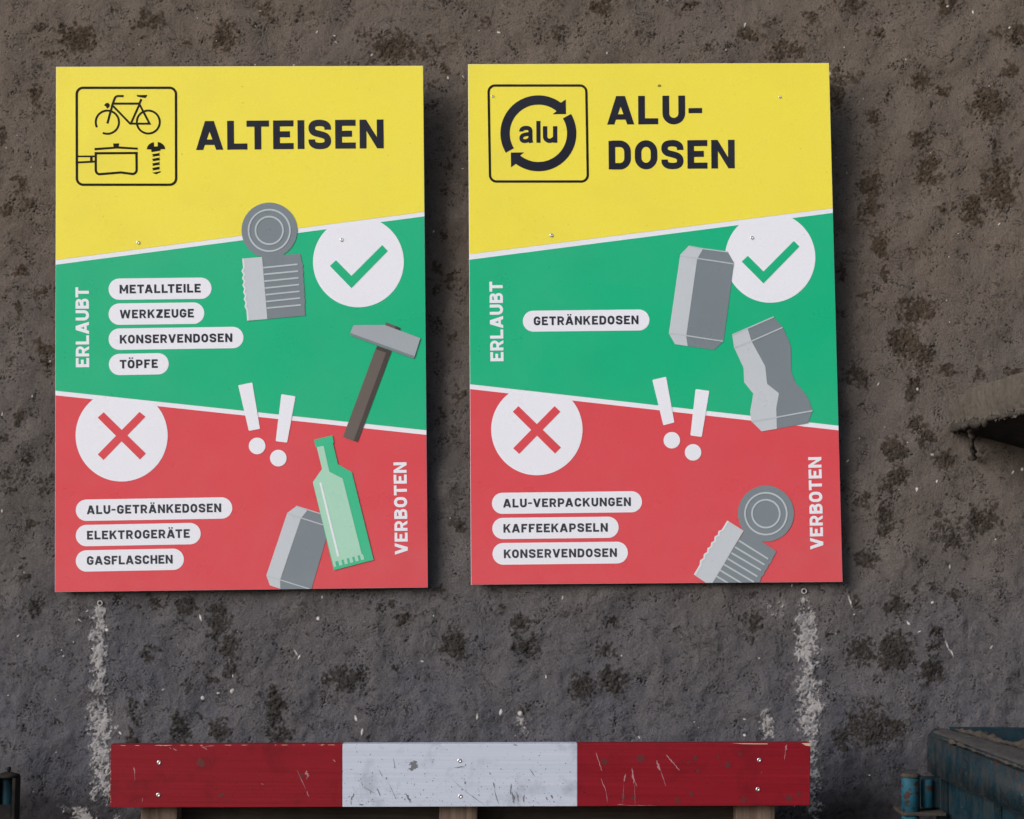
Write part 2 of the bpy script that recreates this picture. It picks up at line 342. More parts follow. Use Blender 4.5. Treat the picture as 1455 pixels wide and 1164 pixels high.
for (x, y, a, b, th) in FL:
    i = np.where((rows > y - 16) & (rows < y + 16))[0]; j = np.where((cols_ > x - 16) & (cols_ < x + 16))[0]
    if len(i) == 0 or len(j) == 0: continue
    sl_ = (slice(i[0], i[-1] + 1), slice(j[0], j[-1] + 1))
    dx_ = PX[sl_] - x + wrp[sl_] * .5; dy_ = PY[sl_] - y
    u = dx_ * math.cos(th) + dy_ * math.sin(th); v = -dx_ * math.sin(th) + dy_ * math.cos(th)
    fleck[sl_] = np.maximum(fleck[sl_], 1.15 * np.exp(-((u / a) ** 2 + (v / b) ** 2)))
# relief
crk_n = fft_noise(shape, DX, 0.010, 0.05, 8, 0.9); crk_m = fft_noise(shape, DX, 0.05, 0.25, 9)
crack = np.exp(-(crk_n / 0.055) ** 2) * sstep(crk_m, 0.5, 1.4)
pn = 0.75 * fft_noise(shape, DX, 0.0030, 0.016, 12, 0.3) + 0.55 * fft_noise(shape, DX, 0.03, 0.18, 13)
pit = sstep(pn, 1.5, 2.1)
rgh = 0.55 + 0.45 * sstep(PY + 60 * big, 700, 980)
hgt = 0.0022 * big + rgh * (0.00080 * med + 0.00016 * sml + 0.00020 * tin) - 0.0018 * crack - 0.0022 * pit
stm = sstep(stain, 0.3, 0.7)
hgt += stm * (0.0005 * sml + 0.0005 * tin - 0.0004)
wall_shade = np.maximum(sstep(PY, 1040, 1180) * (1 - sstep(PX, 60, 330)), 0.9 * sstep(PY, 1110, 1190)) + 0.7 * np.exp(-((PX - 1240) / 90) ** 2 - ((PY - 1120) / 75) ** 2)  # mask for the painted shade along the wall's foot
wall_shade = np.maximum(wall_shade, 1.05 * sstep(PY, 1075, 1165) * (1 - sstep(PX, 90, 170)))
wall_shade = np.maximum(wall_shade, 0.75 * sstep(PY, 1000, 1150) * sstep(PX, 1150, 1230))
wall_shade += 0.55 * np.exp(-((PX - 70) / 60) ** 2 - ((PY - 600) / 400) ** 2) * 0.5  # soft shade beside the left sign, painted too
hgt += 0.0006 * sstep(chalk + sml * .12, .35, .7) + 0.0009 * sstep(fleck, .3, .8) + cgate * (0.0002 * sml + 0.0002 * tin)
win = np.minimum(np.minimum(XX - BX0, BX1 - XX), np.minimum(ZZ - BZ0, BZ1 - ZZ))
hgt = np.clip(hgt, -0.011, 0.011) * sstep(win, 0.0, 0.04)
verts = np.stack([XX, -hgt, ZZ], -1).reshape(-1, 3).astype(np.float32)
outer = np.array([(-6, 0, 0), (6, 0, 0), (6, 0, 4.2), (-6, 0, 4.2)], np.float32)
cor = [0, nx - 1, nz * nx - 1, (nz - 1) * nx]
nv = len(verts); verts = np.concatenate([verts, outer])
ii, jj = np.meshgrid(np.arange(nz - 1), np.arange(nx - 1), indexing='ij')
a_ = (ii * nx + jj).ravel(); quads = np.stack([a_, a_ + 1, a_ + nx + 1, a_ + nx], -1)
ring = np.array([[nv, nv + 1, cor[1], cor[0]], [nv + 1, nv + 2, cor[2], cor[1]], [nv + 2, nv + 3, cor[3], cor[2]], [nv + 3, nv, cor[0], cor[3]]])
quads = np.concatenate([quads, ring]).astype(np.int32)
me = bpy.data.meshes.new('wall')
me.vertices.add(len(verts)); me.vertices.foreach_set('co', verts.ravel())
me.loops.add(quads.size); me.loops.foreach_set('vertex_index', quads.ravel())
me.polygons.add(len(quads)); me.polygons.foreach_set('loop_start', np.arange(0, quads.size, 4, dtype=np.int32))
me.polygons.foreach_set('loop_total', np.full(len(quads), 4, np.int32))
me.update(calc_edges=True)
me.polygons.foreach_set('use_smooth', np.concatenate([np.ones(len(quads) - 4, bool), np.zeros(4, bool)]))
for nm, arr in (('stain', stain), ('chalk', chalk), ('fleck', fleck), ('pit', pit), ('wall_shade', wall_shade)):
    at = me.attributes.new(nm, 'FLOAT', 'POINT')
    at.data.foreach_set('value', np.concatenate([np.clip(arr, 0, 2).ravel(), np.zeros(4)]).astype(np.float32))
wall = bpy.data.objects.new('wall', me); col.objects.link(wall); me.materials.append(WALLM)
tag(wall, 'rough grey-brown rendered wall with dark wet blotches and white lime runs behind the signs', 'wall')

# ground
gm = NT('asphalt')
gc = gm.mix(gm.ramp(gm.noise(0.7, 4), 0.3, 0.7), (0.09, 0.085, 0.08), (0.15, 0.14, 0.13))
gc = gm.mix(gm.ramp(gm.noise(60, 5), 0.4, 0.7, 0, .6), gc, (0.2, 0.19, 0.18))
GROUND = gm.done(gc, 0.9, gm.bump(gm.noise(80, 5), 0.006, 0.6), 0.3)
g = link_mesh('ground', [(-600, -600, 0), (600, -600, 0), (600, 600, 0), (-600, 600, 0)], [(0, 1, 2, 3)], GROUND)
tag(g, kind='structure')

# ------------------------------------------------------------------ flat print as geometry
def area(p):
    return 0.5 * sum(p[i][0] * p[(i + 1) % len(p)][1] - p[(i + 1) % len(p)][0] * p[i][1] for i in range(len(p)))
def union(polys):
    vs, fs = [], []
    for p in polys:
        q = [p[0]]
        for v in p[1:]:
            if abs(v[0] - q[-1][0]) + abs(v[1] - q[-1][1]) > 1e-4: q.append(v)
        if len(q) > 2 and abs(q[0][0] - q[-1][0]) + abs(q[0][1] - q[-1][1]) < 1e-4: q.pop()
        if len(q) < 3 or abs(area(q)) < 1e-4: continue
        if area(q) < 0: q = q[::-1]
        fs.append(list(range(len(vs), len(vs) + len(q)))); vs += [Vector(v) for v in q]
    r = delaunay_2d_cdt(vs, [], fs, 0, 1e-5)
    return r[0], [f for f, o in zip(r[2], r[5]) if len(o) > 0]
def clip(poly, a, b):                # keep the side to the right of a->b in pixel space (y down)
    out = []
    def side(p): return (b[0] - a[0]) * (p[1] - a[1]) - (b[1] - a[1]) * (p[0] - a[0])
    for i in range(len(poly)):
        p, q = poly[i], poly[(i + 1) % len(poly)]; sp_, sq = side(p), side(q)
        if sp_ >= 0: out.append(p)
        if sp_ * sq < 0:
            t = sp_ / (sp_ - sq); out.append((p[0] + t * (q[0] - p[0]), p[1] + t * (q[1] - p[1])))
    return out
def circ(cx, cy, r, n=72): return [(cx + r * math.cos(2 * math.pi * i / n), cy + r * math.sin(2 * math.pi * i / n)) for i in range(n)]
def stroke(pts, w, closed=False):
    """ribbon of constant width along a polyline, mitred joints, as quads"""
    P = [Vector(p) for p in pts]; q = [P[0]]
    for v in P[1:]:
        if (v - q[-1]).length > 1e-5: q.append(v)
    P = q; n = len(P); L, R = [], []
    for i in range(n):
        if closed: d1 = (P[i] - P[i - 1]).normalized(); d2 = (P[(i + 1) % n] - P[i]).normalized()
        else:
            d1 = (P[i] - P[i - 1]).normalized() if i else (P[1] - P[0]).normalized()
            d2 = (P[i + 1] - P[i]).normalized() if i < n - 1 else d1
        t = (d1 + d2)
        t = t.normalized() if t.length > 1e-6 else d1
        nn = Vector((-t.y, t.x)); k = max(0.35, nn.dot(Vector((-d1.y, d1.x))))
        L.append(P[i] + nn * (w / 2 / k)); R.append(P[i] - nn * (w / 2 / k))
    out = []
    for i in range(n if closed else n - 1):
        j = (i + 1) % n; out.append([tuple(L[i]), tuple(L[j]), tuple(R[j]), tuple(R[i])])
    return out
def arc(cx, cy, rx, ry, a0, a1, n=14):
    return [(cx + rx * math.cos(math.radians(a0 + (a1 - a0) * i / n)), cy + ry * math.sin(math.radians(a0 + (a1 - a0) * i / n))) for i in range(n + 1)]
def bez(a, b, c, d, n=10):
    return [tuple(((1 - t) ** 3) * a[k] + 3 * ((1 - t) ** 2) * t * b[k] + 3 * (1 - t) * t * t * c[k] + t ** 3 * d[k] for k in (0, 1)) for t in [i / n for i in range(n + 1)]]

S = 22.0
def glyph(ch):
    s = S; h = s / 2; H = 100.0; t = s * 0.92; th = t / 2
    if ch == ' ': return 30, []
    if ch == 'I': return s, [[(0, 0), (s, 0), (s, H), (0, H)]]
    if ch in 'EFL':
        w = {'E': 69, 'F': 68, 'L': 68}[ch]; r = [[(0, 0), (s, 0), (s, H), (0, H)]]
        if ch in 'EL': r.append([(0, 0), (w, 0), (w, t), (0, t)])
        if ch in 'EF': r += [[(0, H - t), (w, H - t), (w, H), (0, H)]]
        if ch == 'E': r.append([(0, 41), (w - 12, 41), (w - 12, 41 + t), (0, 41 + t)])
        if ch == 'F': r.append([(0, 39), (w - 12, 39), (w - 12, 39 + t), (0, 39 + t)])
        return w, r
    if ch == 'H': w = 78; return w, [[(0, 0), (s, 0), (s, H), (0, H)], [(w - s, 0), (w, 0), (w, H), (w - s, H)], [(s / 2, 40), (w - s / 2, 40), (w - s / 2, 60), (s / 2, 60)]]
    if ch == 'T': w = 76; return w, [[(0, H - t), (w, H - t), (w, H), (0, H)], [(w / 2 - h, 0), (w / 2 + h, 0), (w / 2 + h, H), (w / 2 - h, H)]]
    if ch == 'N': w = 81; return w, [[(0, 0), (s, 0), (s, H), (0, H)], [(w - s, 0), (w, 0), (w, H), (w - s, H)], [(0, H), (s - 1, H), (w, 0), (w - s + 1, 0)]]
    if ch == 'M': w = 97; return w, [[(0, 0), (s, 0), (s, H), (0, H)], [(w - s, 0), (w, 0), (w, H), (w - s, H)], [(0, H), (s - 1, H), (w / 2 + 9, 24), (w / 2 - 9, 24)], [(w, H), (w - s + 1, H), (w / 2 - 9, 24), (w / 2 + 9, 24)]]
    if ch in 'AÄ':
        w = 92; r = [[(0, 0), (24, 0), (59, H), (31, H)], [(w, 0), (w - 24, 0), (w - 59, H), (w - 31, H)], [(9, 17), (w - 9, 17), (w - 16, 36), (16, 36)]]
        if ch == 'Ä': r += [circ(w / 2 - 15, 117, 9.5, 16), circ(w / 2 + 15, 117, 9.5, 16)]
        return w, r
    if ch == 'V': w = 88; return w, [[(0, H), (24, H), (57, 0), (31, 0)], [(w, H), (w - 24, H), (w - 57, 0), (w - 31, 0)]]
    if ch == 'W':
        w = 124; return w, [[(0, H), (23, H), (44, 0), (22, 0)], [(w, H), (w - 23, H), (w - 44, 0), (w - 22, 0)], [(24, 0), (44, 0), (72, H), (52, H)], [(w - 24, 0), (w - 44, 0), (w - 72, H), (w - 52, H)]]
    if ch == 'K': w = 83; return w, [[(0, 0), (s, 0), (s, H), (0, H)], [(s - 2, 29), (s - 2, 58), (w - 25, H), (w, H), (w - 2, H - 3)], [(30, 52), (46, 66), (w, 0), (w - 25, 0)]]
    if ch == 'Z': w = 74; return w, [[(0, 0), (w, 0), (w, t), (0, t)], [(0, H - t), (w, H - t), (w, H), (0, H)], [(0, t - 2), (0, 2), (26, 2), (w, H - t), (w, H - 2), (w - 27, H - 2)]]
    if ch == '-': return 50, [[(0, 38), (46, 38), (46, 56), (0, 56)]]
    if ch in 'OÖ':
        w = 78; R = w / 2 - h; y0, y1 = h - 1, H - h + 1; ry = 30
        p = arc(w / 2, y1 - ry, R, ry, 0, 180) + arc(w / 2, y0 + ry, R, ry, 180, 360)
        r = stroke(p, s, True)
        if ch == 'Ö': r += [circ(w / 2 - 15, 119, 9.5, 16), circ(w / 2 + 15, 119, 9.5, 16)]
        return w, r
    if ch in 'CG':
        w = 77; R = w / 2 - h; y0, y1 = h - 1, H - h + 1; ry = 24
        p = arc(w / 2, y1 - ry, R, ry, 0, 180) + arc(w / 2, y0 + ry, R, ry, 180, 360) + ([(w - h, 52)] if ch == 'G' else [])
        r = stroke(p, s)
        if ch == 'G': r.append([(w * .48, 38), (w - h, 38), (w - h, 55), (w * .48, 55)]); r.append([(w - s, 30), (w, 30), (w, 55), (w - s, 55)])
        return w, r
    if ch == 'D':
        w = 77; p = [(h, H - th)] + [(w - h - 27, H - th)] + arc(w - h - 27, H - th - 28, 27, 28, 90, 0) + arc(w - h - 27, th + 28, 27, 28, 0, -90) + [(h, th)]
        return w, [[(0, 0), (s, 0), (s, H), (0, H)]] + stroke(p, s)
    if ch == 'U':
        w = 77; R = w / 2 - h; p = [(h, H)] + arc(w / 2, h - 1 + 27, R, 27, 180, 360) + [(w - h, H)]
        return w, stroke(p, s)
    if ch == 'B':
        w = 76; r = [[(0, 0), (s, 0), (s, H), (0, H)]]
        r += stroke([(h, H - th), (w - h - 20, H - th)] + arc(w - h - 20, 75, 17, 25 - th, 90, -90)[1:] + [(h, 50 + .5)], t)
        r += stroke([(h, 50.5), (w - h - 17, 50.5)] + arc(w - h - 17, (50.5 + th) / 2, 17, (50.5 - th) / 2, 90, -90)[1:] + [(h, th)], t)
        return w, r
    if ch in 'PR':
        w = 76; r = [[(0, 0), (s, 0), (s, H), (0, H)]]
        yb = 44 if ch == 'R' else 41
        r += stroke([(h, H - th), (w - h - 22, H - th)] + arc(w - h - 22, (H - th + yb) / 2, 22, (H - th - yb) / 2, 90, -90)[1:] + [(h, yb)], t)
        if ch == 'R': r.append([(31, 42), (53, 42), (78, 0), (54, 0)]); w = 78
        return w, r
    if ch == 'S':
        w = 77; x0, x1 = h, w - h; y0, y1 = h - 1.5, H - h + 1.5; m = w / 2
        p = [(x1, 66)] + bez((x1, 71), (x1, 84), (m + 15, y1), (m, y1)) + bez((m, y1), (m - 17, y1), (x0, 86), (x0, 72)) \
            + bez((x0, 72), (x0, 54), (m - 8, 54), (m, 51)) + bez((m, 51), (m + 10, 48), (x1, 46), (x1, 28)) \
            + bez((x1, 28), (x1, 14), (m + 17, y0), (m, y0)) + bez((m, y0), (m - 17, y0), (x0, 16), (x0, 29)) + [(x0, 33)]
        return w, stroke(p, s * .97)
    # lower case for the round badge (cap = ascender height 100, x height 77)
    if ch == 'l': return 19, [[(0, 0), (19, 0), (19, H), (0, H)]]
    if ch == 'u':
        w = 66; s = 20; h = 10
        p = [(h, 76)] + arc(w / 2 - 2, 9 + 20, w / 2 - h - 2, 20, 180, 300) + [(w - h, 22)]
        return w, stroke(p, s) + [[(w - s, 0), (w, 0), (w, 76), (w - s, 76)]]
    if ch == 'a':
        w = 68; s = 19
        r = stroke([(10, 52)] + bez((10, 54), (12, 66), (22, 68.5), (32, 68.5)) + bez((32, 68.5), (46, 68.5), (52, 64), (52, 52)) + [(52, 14), (55, 0)], s)
        r += stroke([(52, 42)] + bez((52, 42), (40, 38), (10, 42), (10, 22)) + bez((10, 22), (10, 9), (20, 8), (26, 8)) + bez((26, 8), (40, 8), (52, 16), (52, 30)), s * .92)
        return w, r
    raise ValueError(ch)
KERN = {('L', 'T'): -16, ('T', 'A'): -9, ('A', 'V'): -9, ('V', 'A'): -9, ('K', 'A'): -4, ('P', 'A'): -8, ('L', 'A'): -2, ('F', 'L'): 0, ('-', 'V'): -8, ('A', 'U'): -2, ('K', 'O'): -6, ('R', 'V'): -4, ('V', 'E'): -2, ('L', 'U'): 1, ('R', 'T'): -2, ('K', 'T'): -4, ('A', 'T'): -9, ('Ä', 'T'): -9, ('R', 'Ä'): -3, ('R', 'A'): -3, ('B', 'T'): -3, ('T', 'E'): 0, ('T', 'Ö'): -4, ('T', 'R'): 0, ('U', '-'): -2, ('-', 'G'): -2}
def text_polys(txt, x0, y0, x1, y1, cap, stem=22.0):
    """lettering along the baseline (x0,y0)-(x1,y1), capitals cap high, tracked to fill it"""
    global S
    S = stem
    ex = Vector((x1 - x0, y1 - y0)); Lt = ex.length; ex.normalize(); up = Vector((ex.y, -ex.x)); k = cap / 100.0
    gl = [glyph(c) for c in txt]; tot = sum(g_[0] for g_ in gl) + sum(KERN.get((txt[i], txt[i + 1]), 0) for i in range(len(txt) - 1))
    gap = (Lt / k - tot) / max(1, len(txt) - 1)
    kx = 1.0
    gm_ = 13.5 if cap > 25 else 16.5
    if gap > gm_: kx = (Lt / k) / (tot + gm_ * (len(txt) - 1)); gap = gm_
    if gap < 9 and txt != 'alu': kx = (Lt / k) / (tot + 9 * (len(txt) - 1)); gap = 9
    out, x = [], 0.0
    for i, (w, ps) in enumerate(gl):
        for p in ps:
            out.append([(x0 + ex.x * (x + vx) * k * kx + up.x * vy * k, y0 + ex.y * (x + vx) * k * kx + up.y * vy * k) for vx, vy in p])
        x += w + gap + (KERN.get((txt[i], txt[i + 1]), 0) if i < len(txt) - 1 else 0)
    return out

class Sign:
    def __init__(s, quad, d_top, d_bot, label, name='recycling_sign'):
        s.quad = quad                                  # TL TR BR BL in photograph pixels
        a = on_y((quad[0][0] + quad[1][0]) / 2, (quad[0][1] + quad[1][1]) / 2, d_top)
        b = on_y((quad[3][0] + quad[2][0]) / 2, (quad[3][1] + quad[2][1]) / 2, d_bot)
        up = (a - b); up.x = 0; up.normalize()
        s.p0 = a; s.n = Vector((0, up.z, -up.y)) * -1
        if s.n.y > 0: s.n = -s.n
        s.root = empty(name, on_plane((quad[3][0] + quad[2][0]) / 2, (quad[3][1] + quad[2][1]) / 2, s.p0, s.n))
        tag(s.root, label, 'sign', 'printed recycling signs on the rendered wall')
        T = 0.004
        f = [s.pt(*q) for q in quad]; b_ = [v - s.n * T for v in f]
        prism(f, b_, 'board', WHT, s.root, 0.0006)
    def pt(s, px, py, lay=0.0): return on_plane(px, py, s.p0, s.n) + s.n * lay
    def put(s, name, polys, mat, layer, parent=None, inside=True):
        if polys and not isinstance(polys[0][0], (tuple, list)): polys = [polys]
        if inside:
            q = s.quad; m = 0.35; cx = sum(v[0] for v in q) / 4; cy = sum(v[1] for v in q) / 4
            qq = [(v[0] + (m if v[0] < cx else -m), v[1] + (m if v[1] < cy else -m)) for v in q]
            for i in range(4): polys = [clip(p, qq[i], qq[(i + 1) % 4]) for p in polys]
            polys = [p for p in polys if len(p) > 2]
        vs, fs = union(polys)
        base = [s.pt(v[0], v[1], 0.0) + s.n * (0.0003 * layer) for v in vs]
        me_ = bpy.data.meshes.new(name); me_.from_pydata([tuple(v) for v in base], [], [tuple(reversed(f)) for f in fs]); me_.update()
        return link_data(name, me_, mat, parent or s.root)
    def pill(s, x0, x1, yl0, yl1, yr0, yr1, txt, t):
        r = (yl1 - yl0) / 2; a = Vector((x0 + r, (yl0 + yl1) / 2)); b = Vector((x1 - r, (yr0 + yr1) / 2)); th = math.degrees(math.atan2(b.y - a.y, b.x - a.x))
        p = arc(a.x, a.y, r, r, 90 + th, 270 + th, 20) + arc(b.x, b.y, r, r, -90 + th, 90 + th, 20)
        o = s.put('text_pill', p, WHT, 2)
        s.put('lettering', text_polys(txt, *t, stem=23.5), INKT, 3, o)
        return o
    def screw(s, px, py, r=0.0034):
        c = s.pt(px, py) + s.n * 0.0006
        bm = lathe(c, [(r, 0), (r, 0.0006), (r * .8, 0.0013), (r * .42, 0.0016), (r * .36, 0.0006), (0.0001, 0.0005)], axis='Y', n=16)
        o = link_bm('screw', bm, SCREW, s.root, True)
        return o
    def tin(s, T, lid, dark, light, lines, hi):
        o = s.put('tin_can_picture', [circ(*lid)] + [dark], T[0], 4)
        s.put('light_side', light, T[1], 5, o)
        s.put('edge_highlight', hi, GHI, 6, o)
        for k in (.745, .495): s.put('lid_ring', stroke(circ(lid[0], lid[1] + .1, lid[2] * k), 2.4, True), T[2], 6, o)
        for l_ in lines: s.put('groove', stroke(l_, 2.3), T[2], 6, o)

def Z(ox, oy, s): return lambda pts: [(ox + x / s, oy + y / s) for x, y in pts]

# ---------------- left sign
QL = [(79.6, 95), (601.3, 93.6), (608, 835), (78, 841.5)]
A = Sign(QL, 0.066, 0.019, 'left yellow, green and red sign headed ALTEISEN, showing a hammer and a green bottle')
def lin(xa, ya, xb, yb, x): return ya + (yb - ya) * (x - xa) / (xb - xa)
def fields(s, y1l, y1r, y2l, y2r, y3l, y3r, y4l, y4r, xl, xr):
    q = s.quad
    s.put('yellow_field', [(xl - 9, 0), (xr + 30, 0), (xr + 30, lin(xl, y1l, xr, y1r, xr + 30)), (xl - 9, lin(xl, y1l, xr, y1r, xl - 9))], YEL, 1)
    s.put('green_field', [(xl - 9, lin(xl, y2l, xr, y2r, xl - 9)), (xr + 30, lin(xl, y2l, xr, y2r, xr + 30)), (xr + 30, lin(xl, y3l, xr, y3r, xr + 30)), (xl - 9, lin(xl, y3l, xr, y3r, xl - 9))], GRN, 1)
    s.put('red_field', [(xl - 9, lin(xl, y4l, xr, y4r, xl - 9)), (xr + 30, lin(xl, y4l, xr, y4r, xr + 30)), (xr + 30, 1100), (xl - 9, 1100)], REDP, 1)
fields(A, 369.6, 301, 376.3, 307.4, 555.2, 611.2, 561.8, 617.8, 79, 604)
A.put('lettering', text_polys('ALTEISEN', 278.6, 213.3, 545.3, 210.9, 41.0, 23.0), INK, 2)
g1 = Z(60, 80, 4.85)
# icon frame
def rrect(x0, y0, x1, y1, r, dx=0, dy=0):
    return arc(x1 - r, y0 + r, r, r, -90, 0, 8) + arc(x1 - r + dx, y1 - r + dy, r, r, 0, 90, 8) + arc(x0 + r + dx, y1 - r, r, r, 90, 180, 8) + arc(x0 + r, y0 + r, r, r, 180, 270, 8)
A.put('icon_frame', stroke(g1(rrect(238, 218, 922, 886, 44, 1, 0)), 3.5, True), BLK, 2)
bk = stroke(g1(arc(449, 455, 80, 80, 152, 472, 40)), 2.9)
bk = stroke(g1(arc(449, 455, 80, 80, 154, 360 + 113, 44)), 2.9)
bk += stroke(g1(arc(731, 454, 79, 79, 0, 351, 44)), 2.9, True)
bk += stroke(g1([(449, 464), (484, 335), (499, 292)] + arc(522, 297, 22, 22, 195, 270, 6) + [(552, 275), (562, 276)]), 3.1)
bk += stroke(g1([(490, 327), (672, 327)]), 3.1) + stroke(g1([(487, 342), (606, 465), (740, 465), (668, 327)]), 2.9) + stroke(g1([(612, 462), (671, 330)]), 2.9)
bk += stroke(g1([(670, 326), (684, 296)]), 3.1)
bk += [g1([(650, 268), (722, 267), (724, 274), (711, 289), (656, 280)]), g1([(426, 338), (440, 323), (455, 322), (466, 334), (464, 349), (447, 363), (440, 348)])]
A.put('bicycle_pictogram', bk, BLK, 2)
g2 = Z(100, 190, 9.7)
pot = [g2([(333, 198), (595, 182), (590, 136), (674, 135), (668, 177), (930, 194), (930, 222), (640, 206), (333, 231)])]
pot += stroke(g2([(350, 272), (350, 490)] + arc(405, 500, 55, 60, 180, 95, 8) + [(700, 536), (855, 556)] + arc(858, 500, 55, 56, 85, 0, 8) + [(912, 272)]), 3.3)
pot += [g2([(333, 255), (930, 252), (930, 283), (333, 288)])]
pot += stroke(g2([(100, 314), (345, 314)]), 2.4) + stroke(g2([(100, 397), (345, 386)]), 2.8) + stroke(g2([(290, 310), (290, 392)]), 3.6)
A.put('pot_pictogram', pot, BLK, 2)
scw = [g2([(1052, 217), (1062, 180), (1085, 148), (1115, 128), (1150, 118), (1155, 178), (1205, 176), (1203, 116), (1240, 124), (1278, 148), (1302, 180), (1309, 214), (1245, 217), (1243, 236), (1117, 256), (1115, 220)])]
for k in range(4):
    y = 272 + k * 63; scw.append(g2([(1122, y + 14), (1236, y - 7), (1226, y + 12), (1240, y + 30), (1128, y + 48), (1142, y + 32)]))
scw.append(g2([(1127, 540), (1250, 516), (1240, 534), (1183, 562)]))
A.put('screw_pictogram', scw, BLK, 2)
# tick and cross circles
A.put('white_disc', clip(circ(509.3, 372.3, 64.5, 96), (79, 373), (604, 304.2)), WHT, 2)
A.put('check_mark', [(468.7, 378), (477.5, 370), (499.4, 392.1), (543.1, 348.4), (551.1, 356.8), (499.4, 409.6)], GRN, 3)
A.put('white_disc', clip(circ(172.9, 618.9, 65.4, 96), (79, 558.5), (604, 614.5)), WHT, 2)
A.put('cross_mark', [[(147.4, 585.9), (138.9, 593.6), (198.9, 653), (207.4, 644.5)], [(198.3, 585.4), (206.8, 592.2), (147.2, 653.6), (138.9, 645.9)]], REDP, 3)
A.put('lettering', text_polys('ERLAUBT', 126.9, 521.9, 126.3, 408.2, 19.0, 22.5), WHT, 2)
A.put('lettering', text_polys('VERBOTEN', 579.6, 788, 577.6, 656.9, 18.5, 22.5), WHT, 2)
A.pill(154.4, 300.6, 395.9, 426.2, 394.6, 424.9, 'METALLTEILE', (170.1, 417.3, 285.3, 415.7, 12.3))
A.pill(154.4, 290.3, 431.3, 461.8, 430.0, 460.2, 'WERKZEUGE', (170.4, 452.7, 275.6, 451.2, 12.2))
A.pill(154.4, 346.0, 466.8, 497.3, 464.6, 494.9, 'KONSERVENDOSEN', (170.4, 488.4, 330.2, 486.0, 12.2))
A.pill(154.8, 239.8, 502.9, 533.2, 502.0, 532.1, 'TÖPFE', (170.4, 523.8, 224.4, 522.8, 12.2))
A.pill(107.8, 330.0, 709.9, 740.3, 706.8, 737.1, 'ALU-GETRÄNKEDOSEN', (123.5, 730.8, 314.4, 727.7, 12.3))
A.pill(107.8, 285.2, 745.9, 776.3, 743.3, 773.4, 'ELEKTROGERÄTE', (123.8, 766.8, 269.8, 764.2, 12.3))
A.pill(107.8, 261.3, 782.0, 812.3, 779.9, 809.8, 'GASFLASCHEN', (123.6, 802.8, 245.4, 800.8, 12.3))
# tin can
g4 = Z(320, 270, 4.85)
wav = [(118, 474), (124, 538), (112, 560), (126, 586), (116, 610), (129, 633), (119, 658), (132, 682), (124, 707), (137, 730), (128, 754), (141, 778), (134, 804), (147, 829), (152, 902)]
A.tin((GDK, GLT, GLN), (382.8, 327.6, 39.5),
      g4([(200, 425), (240, 448), (258, 462), (200, 470), (291, 890), (552, 866), (547, 790), (552, 765), (545, 740), (549, 715), (543, 690), (547, 665), (539, 640), (543, 616), (536, 592), (541, 568), (533, 545), (538, 520), (528, 495), (524, 480), (518, 440), (404, 449)][0:3] + [(291, 890), (552, 866), (547, 790), (552, 765), (545, 740), (549, 715), (543, 690), (547, 665), (539, 640), (543, 616), (536, 592), (541, 568), (533, 545), (538, 520), (528, 495), (524, 480), (518, 440), (404, 449), (420, 420)]),
      g4(wav + [(291, 890), (255, 462)]),
      [g4([(263, 537), (499, 513)]), g4([(268, 583), (503, 560)]), g4([(271, 630), (506, 606)]), g4([(275, 677), (509, 653)]), g4([(279, 723), (513, 699)]), g4([(283, 770), (518, 745)]), g4([(287, 815), (522, 793)])],
      g4(wav + [(x + 13, y - 2) for x, y in wav[::-1]]))
# hammer
g5 = Z(320, 440, 4.85)
o = A.put('hammer_picture', [g5([(1110, 88), (1208, 126), (1203, 145), (1102, 107)]), g5([(1048, 250), (1147, 285), (912, 914), (812, 878), (1038, 270)])], HDK, 4)
A.put('handle_light_side', [g5([(1036, 272), (1110, 298), (886, 905), (812, 878)]), g5([(1110, 88), (1176, 113), (1170, 132), (1102, 107)])], HLT, 5, o)
A.put('head_underside', g5([(862, 160), (1310, 322), (1297, 338), (862, 178)]), GDK, 6, o)
A.put('head', g5([(885, 108), (1102, 107), (1345, 198), (1306, 322), (863, 162)]), GMD, 7, o)
# exclamation marks
def rnd(p, r=1.2):
    out = []
    for i in range(len(p)):
        a, b, c = Vector(p[i - 1]), Vector(p[i]), Vector(p[(i + 1) % len(p)])
        out += [tuple(b + (a - b).normalized() * r), tuple(b + (a - b).normalized() * r * .3 + (c - b).normalized() * r * .3), tuple(b + (c - b).normalized() * r)]
    return out
def excl(s_, bar_, dot_):
    s_.put('exclamation_dot', dot_, WHT, 3, s_.put('exclamation_mark', bar_, WHT, 3))
excl(A, rnd(g5([(90, 522), (187, 502), (240, 822), (163, 836)])), circ(365.4, 633.8, 11.8, 40))
excl(A, rnd(g5([(387, 583), (485, 598), (427, 917), (348, 907)])), circ(395.5, 651.1, 11.8, 40))
# drinks can behind the bottle
g7 = Z(320, 600, 4.478)
o = A.put('drinks_can_picture', g7([(522, 562), (608, 583), (628, 655), (645, 735), (545, 1075), (352, 1075), (350, 1003), (482, 612)]), GDK, 3)
A.put('light_side', g7([(456, 532), (522, 562), (482, 612), (350, 1003), (352, 1060), (285, 1038), (262, 975), (395, 578)]), GLT, 4, o)
for l_ in ([(452, 534), (612, 584)], [(395, 580), (482, 609), (632, 656)], [(264, 978), (350, 1003), (540, 1062)]): A.put('seam_line', stroke(g7(l_), 1.6), GLN, 5, o)
o = A.put('bottle_picture', g7([(566, 112), (682, 85), (692, 130), (686, 136), (718, 268), (806, 318), (945, 876), (691, 942), (558, 382), (617, 298), (583, 160), (576, 158)]), BGD, 6)
u_ = Vector((185, -47)).normalized(); v_ = Vector((.245, .97))
lt = [g7([(583, 158), (627, 150), (664, 316), (748, 358), (870, 842), (684, 892), (558, 382), (617, 298)])]
